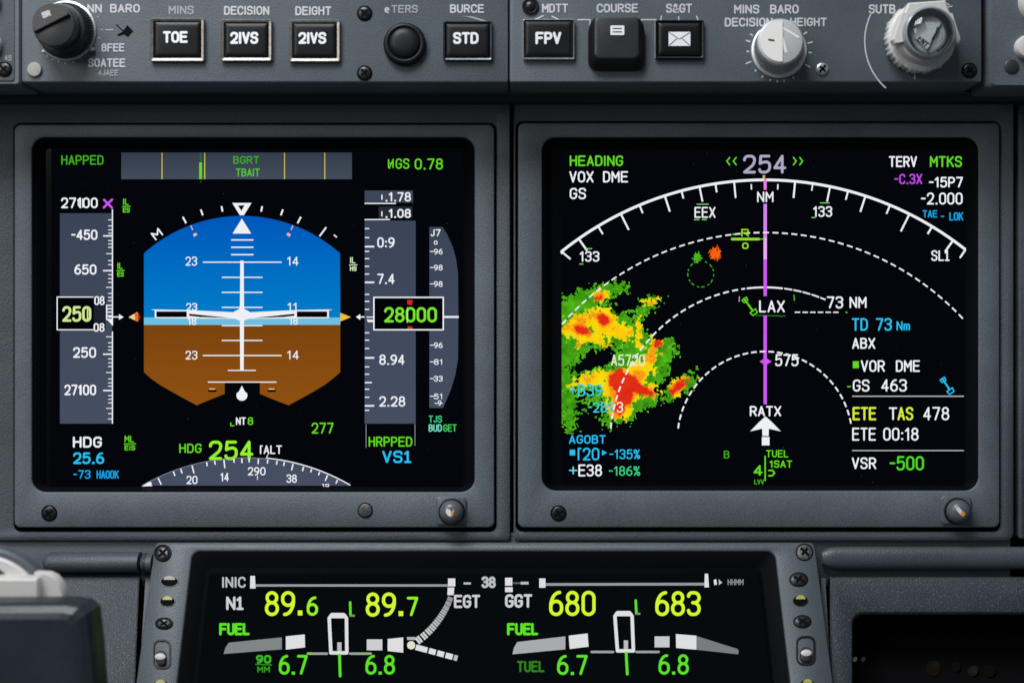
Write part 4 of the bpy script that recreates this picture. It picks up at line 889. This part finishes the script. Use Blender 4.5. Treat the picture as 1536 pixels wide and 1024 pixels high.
for a, b in ((0, 18), (20.5, 31), (33.5, 44), (46.5, 57.5), (59.5, 65)): m.poly([tuple(A+t*a-n*4), tuple(A+t*b-n*4), tuple(A+t*b+n*4.4), tuple(A+t*a+n*4.4)], LW if a < 50 else LT, H1)
m.build('temperature_pointer', lsc)
# bezel fittings
screw(LOW, 244.5, 829.5, 12, ld, rot=-45, sy=1.0); screw(LOW, 1206.5, 828, 12, ld, M['plug'], rot=40, sy=1.0, ring=True, label='lighter grey screw at the upper right corner')
def oval(cx, cy, rx, sy, base, top, name, topm):
    mb = MB(LOW); disc_profile(mb, cx, cy, [(rx, .6), (rx, 1.4), (rx*.9, 1.4), (rx*.85, .8)], M['screw'], 32, sy, mats=[M['screw'], M['screw'], M['slot'], M['slot']]); o = mb.build(name, ld, 40)
    if topm:
        mb = MB(LOW); r2 = rx*.62
        mb.loft([([(cx+math.cos(a)*r2, cy-rx*sy*.28+math.sin(a)*rx*sy*.72) for a in [math.pi+math.pi*i/12 for i in range(13)]], .9), ([(cx+math.cos(a)*r2, cy-rx*sy*.28+math.sin(a)*rx*sy*.72) for a in [math.pi+math.pi*i/12 for i in range(13)]], 2.2)], topm); mb.build('marker', o)
oval(254.5, 872, 14, .58, 0, 0, 'indicator_hole', M['pipdull']); oval(251.5, 902, 12, .66, 0, 0, 'indicator_hole', M['yellow']); oval(241, 1027, 12, .66, 0, 0, 'indicator_hole', M['yellow'])
oval(1200.5, 901, 11.5, .72, 0, 0, 'indicator_hole', M['yellow']); oval(1211, 1026, 11, .7, 0, 0, 'indicator_hole', M['yellow'])
screw(LOW, 246.5, 935, 12.5, ld, M['screw'], rot=50, sy=.68); screw(LOW, 1198, 869, 13, ld, M['screw'], rot=30, sy=.78); screw(LOW, 1203.5, 932, 12.5, ld, M['screw'], rot=40, sy=.74)
def slider(cx, cy, w, hh):
    mb = MB(LOW); mb.loft([(rr(cx-w, cy-hh, cx+w, cy+hh, w*.75), .6), (rr(cx-w, cy-hh, cx+w, cy+hh, w*.75), 2.2), (rr(cx-w+2, cy-hh+2.5, cx+w-2.5, cy+hh-2.5, w*.6), 2.2), (rr(cx-w+3, cy-hh+4, cx+w-3.5, cy+hh-4, w*.5), -.2)], M['dkmetal'], mats=[M['key'], M['key'], M['slot'], M['key']]); o = mb.build('slide_switch', ld, 40)
    mb = MB(LOW); mb.loft([(rr(cx-w*.62, cy-4, cx+w*.5, cy+hh*.78, 7), 0), (rr(cx-w*.62, cy-4, cx+w*.5, cy+hh*.78, 7), 6), (rr(cx-w*.5, cy-2, cx+w*.4, cy+hh*.6, 6), 8)], M['keygrey']); mb.build('slider_grip', o, 40)
    mb = MB(LOW); disc_profile(mb, cx-1, cy+6, [(8.2, 8), (8, 9.6), (6, 10.6)], M['cream'], 24, .62); mb.build('index_mark', o, 40)
slider(243.5, 981, 13.5, 22); slider(1208.5, 975.5, 14.5, 22)

# =========================================================== side panels, rails
SD = slope(-16)
sp = thing('side_panel', SD(80, 1060), 'dark textured panel at lower left, between the padded box and the lower display', 'panel')
mb = MB(SD); q = [(-150, 858), (205, 858), (194, 1100), (-150, 1100)]; q2 = [(-148, 861), (202, 861), (191.5, 1098), (-148, 1098)]
mb.loft([(q, -30), (q, -2), (q2, 0)], M['side'], mats=[M['black'], M['side'], M['side']]); mb.build('panel_face', sp, 40)
mb = MB(SD); mb.loft([([(213, 858), (222, 858), (208, 1100), (198, 1100)], -30), ([(213, 858), (222, 858), (208, 1100), (198, 1100)], -6)], M['plate']); mb.build('edge_strip', sp, 40)
def rail(x0, x1, yc, r, label, taper):
    t = []
    n = 20; secs = []
    xs = [x0, x0+3, x0+10, x1-12, x1-4, x1] if taper else [x0, x0+8, x0+18, x1-3, x1, x1+1]
    mb = MB(MAIN); loops = []
    for i, x in enumerate(xs):
        k = (.55, .85, 1, 1, 1, .98)[i]
        loops.append([MAIN(x, yc-r*k*1.05*math.cos(2*math.pi*j/n), 2+(20 if taper else 11)*k*math.sin(2*math.pi*j/n)) for j in range(n)])
    b = 0
    for L_ in loops: mb.v += L_
    for i in range(len(loops)-1):
        for j in range(n): mb.f.append([i*n+j, i*n+(j+1) % n, (i+1)*n+(j+1) % n, (i+1)*n+j]); mb.m.append(mb.mi(M['rail']))
    mb.f.append(list(range(n))); mb.m.append(0); mb.f.append([(len(loops)-1)*n+j for j in range(n)]); mb.m.append(0)
    o = mb.build('padded_rail', None, 50); tag(o, label, 'rail')
    return o
rail(68, 211, 842, 14.5, 'short rounded grey rail joining the lower display on its left side', True)
rail(213, 231, 843, 13.5, 'stubby end of grey rail touching the left bezel of the lower display', True)
rail(1232, 1700, 836, 16, 'long low grey rail running right from the lower display to the picture edge', False)
# right side panel with its opening
sr = thing('side_panel', SD(1400, 1060), 'speckled dark panel at lower right with a deep black rounded opening', 'panel')
mb = MB(SD)
O = lambda e: [(1249+e+(6 if y > 1000 else 0)*0, y) if x < 1300 else (x-e, y) for x, y in rr(1249, 858+e, 1760, 1150, 3)]
Hh = lambda e: rr(1284-e, 914-e, 1700, 1120, (16, 16, 6, 6))
mb.loft([(O(0), -40), (O(0), -3), (O(3), 0), (Hh(4), 0), (Hh(2), -1.5), (Hh(0), -6), (Hh(-2), -80)], M['side'], cap1=False, mats=[M['black'], M['side'], M['side'], M['side'], M['side'], M['black']])
mb.build('panel_face', sr, 40)
mb = MB(SD); mb.loft([([(1236, 858), (1243, 858), (1256, 1100), (1247, 1100)], -30), ([(1236, 858), (1243, 858), (1256, 1100), (1247, 1100)], -8)], M['plate']); mb.build('edge_strip', sr, 40)
DP = slope(-100)
mb = MB(DP); mb.rect(1200, 880, 1800, 1200, M['gap'], 0); mb.build('recess_floor', sr)  # floor coloured black so the depth of the recess reads as dark
for x, y, r, c in [(a, b, r_*.8, tuple(int(v*.6) for v in c_)) for a, b, r_, c_ in ((1305, 958.5, 4.2, (96, 98, 92)), (1318, 958.5, 4.2, (56, 60, 58)), (1428, 972, 15, (34, 27, 22)), (1431, 968, 8, (44, 34, 27)), (1463, 970, 9, (28, 22, 18)), (1490, 976, 10, (50, 40, 32)), (1490, 976, 6, (62, 50, 40)), (1516, 976, 12, (26, 22, 20)))]:
    mb = MB(DP); disc_profile(mb, x, y, [(r, 1), (r*.9, 3+(15-r)*.3), (r*.5, 4+(15-r)*.3)], E(*c), 24); mb.build('indicator_lamp', sr)
mb = MB(DP)
for x, w, r in ((1333, 7, 6), (1378, 8, 6), (1400, 22, 6), (1447, 9, 7), (1476, 9, 6), (1500, 14, 6), (1532, 8, 7)): mb.loft([(rr(x-w, 1012-r, x+w, 1012+r, 5), .5), (rr(x-w, 1012-r, x+w, 1012+r, 5), 3)], E(17, 21, 25))  # faint glow put into the keys so they show in the dark
mb.build('key_row', sr, 40)

# ============================================================== foreground left
FG_ = plane(460)
mb = MB(FG_)
lp = lambda e, y0=908: [(-300, y0+e), (100-e, y0+e), (118-e, y0+4+e), (130-e*.8, 922+e), (140-e*.5, 1000), (150-e*.5, 1160), (-300, 1160)]
bx = [(-300, 908), (96, 906), (118, 909), (131, 920), (138, 980), (150, 1160), (-300, 1160)]
b1 = [(-300, 909), (95.5, 907), (117, 910), (129.5, 920.5), (137, 980), (149, 1160), (-300, 1160)]
b2 = [(-300, 912), (94, 910), (114, 913), (126, 922), (133, 980), (145, 1160), (-300, 1160)]
b3 = [(-300, 928), (90, 928), (100, 930), (106, 938), (112, 985), (122, 1160), (-300, 1160)]
mb.loft([(bx, -50), (bx, -18), (b1, -12), (b2, -7), ([((a[0]+b[0])/2, (a[1]+b[1])/2) for a, b in zip(b2, b3)], -2.2), (b3, 0)], M['pad'], cap0=True)
o = mb.build('padded_box', None); tag(o, 'out-of-focus dark blue-grey padded box in the lower left corner', 'box')
hw = thing('round_handle', FG_(40, 910, -60), 'blurred cream round handle rising behind the dark padded box at lower left', 'handle')
F2 = plane(370)
mb = MB(F2)
ring = lambda r: arc(-22, 905, r, -178, 2, 40)
# upper disc with grey rim
d1 = arc(-30, 930, 108, -120, 0, 40)+[(-30, 960)]
mb.loft([(d1, -30), (d1, -12), ([(-30+(x+30)*.96, 930+(y-930)*.96) for x, y in d1], -8)], M['dkmetal'], mats=[M['knobg'], M['knobg'], M['knobg']]); mb.build('outer_rim', hw, 35)
mb = MB(F2); d2 = arc(-30, 932, 99, -120, 0, 40)+[(-30, 960)]
mb.loft([(d2, -9), (d2, -4), ([(-30+(x+30)*.97, 932+(y-932)*.97) for x, y in d2], -2)], M['cream'])
mb.build('disc', hw, 35)
mb = MB(F2); mb.poly([(-40, 851), (-2, 853), (8, 860), (-40, 861)], M['navy'], 0); mb.build('window_mark', hw)
mb = MB(F2); d3 = [(-40, 862), (66, 862), (68, 866), (68, 960), (-40, 960)]
mb.loft([(d3, -2), (d3, 22), ([(-40, 865), (64, 865), (66, 868), (66, 960), (-40, 960)], 25)], M['cream']); mb.build('front_block', hw, 35)
mb = MB(F2); d4 = [(55, 856), (75, 857), (86, 862), (95, 873), (101, 888), (102, 960), (55, 960)]
mb.loft([(d4, -6), (d4, 8), ([(57, 858), (74, 859), (84, 864), (92, 874), (98, 889), (99, 960), (57, 960)], 12)], M['cream']); mb.build('side_lug', hw, 35)

# ==================================================================== lighting
w = bpy.data.worlds.new('World'); bpy.context.scene.world = w; w.use_nodes = True
w.node_tree.nodes['Background'].inputs[0].default_value = (0.6, 0.68, 0.76, 1); w.node_tree.nodes['Background'].inputs[1].default_value = 0.14
def area(name, loc, target, size, power, col, sy=None):
    l = bpy.data.lights.new(name, 'AREA'); l.energy = power; l.color = col; l.size = size
    if sy: l.shape = 'RECTANGLE'; l.size_y = sy
    o = bpy.data.objects.new(name, l); C.objects.link(o); o.location = loc
    o.rotation_euler = (Vector(target)-Vector(loc)).to_track_quat('-Z', 'Y').to_euler()
    return o
area('window_light', (-0.34, -0.60, 0.93), (-0.04, 0, -0.05), 0.6, 14.2, (0.93, 0.97, 1.0), 0.45)  # soft area lamp out of view, above left and in front
area('dome_light', (-0.75, -0.9, 0.45), (-0.1, 0, 0.05), 0.4, 3.4, (1.0, 0.95, 0.9))  # weaker warm area lamp out of view, from the left

# ===================================================================== camera
cam = bpy.data.cameras.new('camera'); co = bpy.data.objects.new('camera', cam); C.objects.link(co)
co.location = (0, -D*S, 0); co.rotation_euler = (math.pi/2, 0, 0)
cam.sensor_width = 36; cam.lens = 36*D/1536; cam.clip_start = 0.01; cam.clip_end = 50
cam.dof.use_dof = True; cam.dof.focus_distance = D*S+0.004; cam.dof.aperture_fstop = 7.0
sc = bpy.context.scene; sc.camera = co
sc.render.resolution_x = 1024; sc.render.resolution_y = 682
sc.view_settings.view_transform = 'Standard'; sc.view_settings.look = 'None'; sc.view_settings.exposure = 0; sc.view_settings.gamma = 1
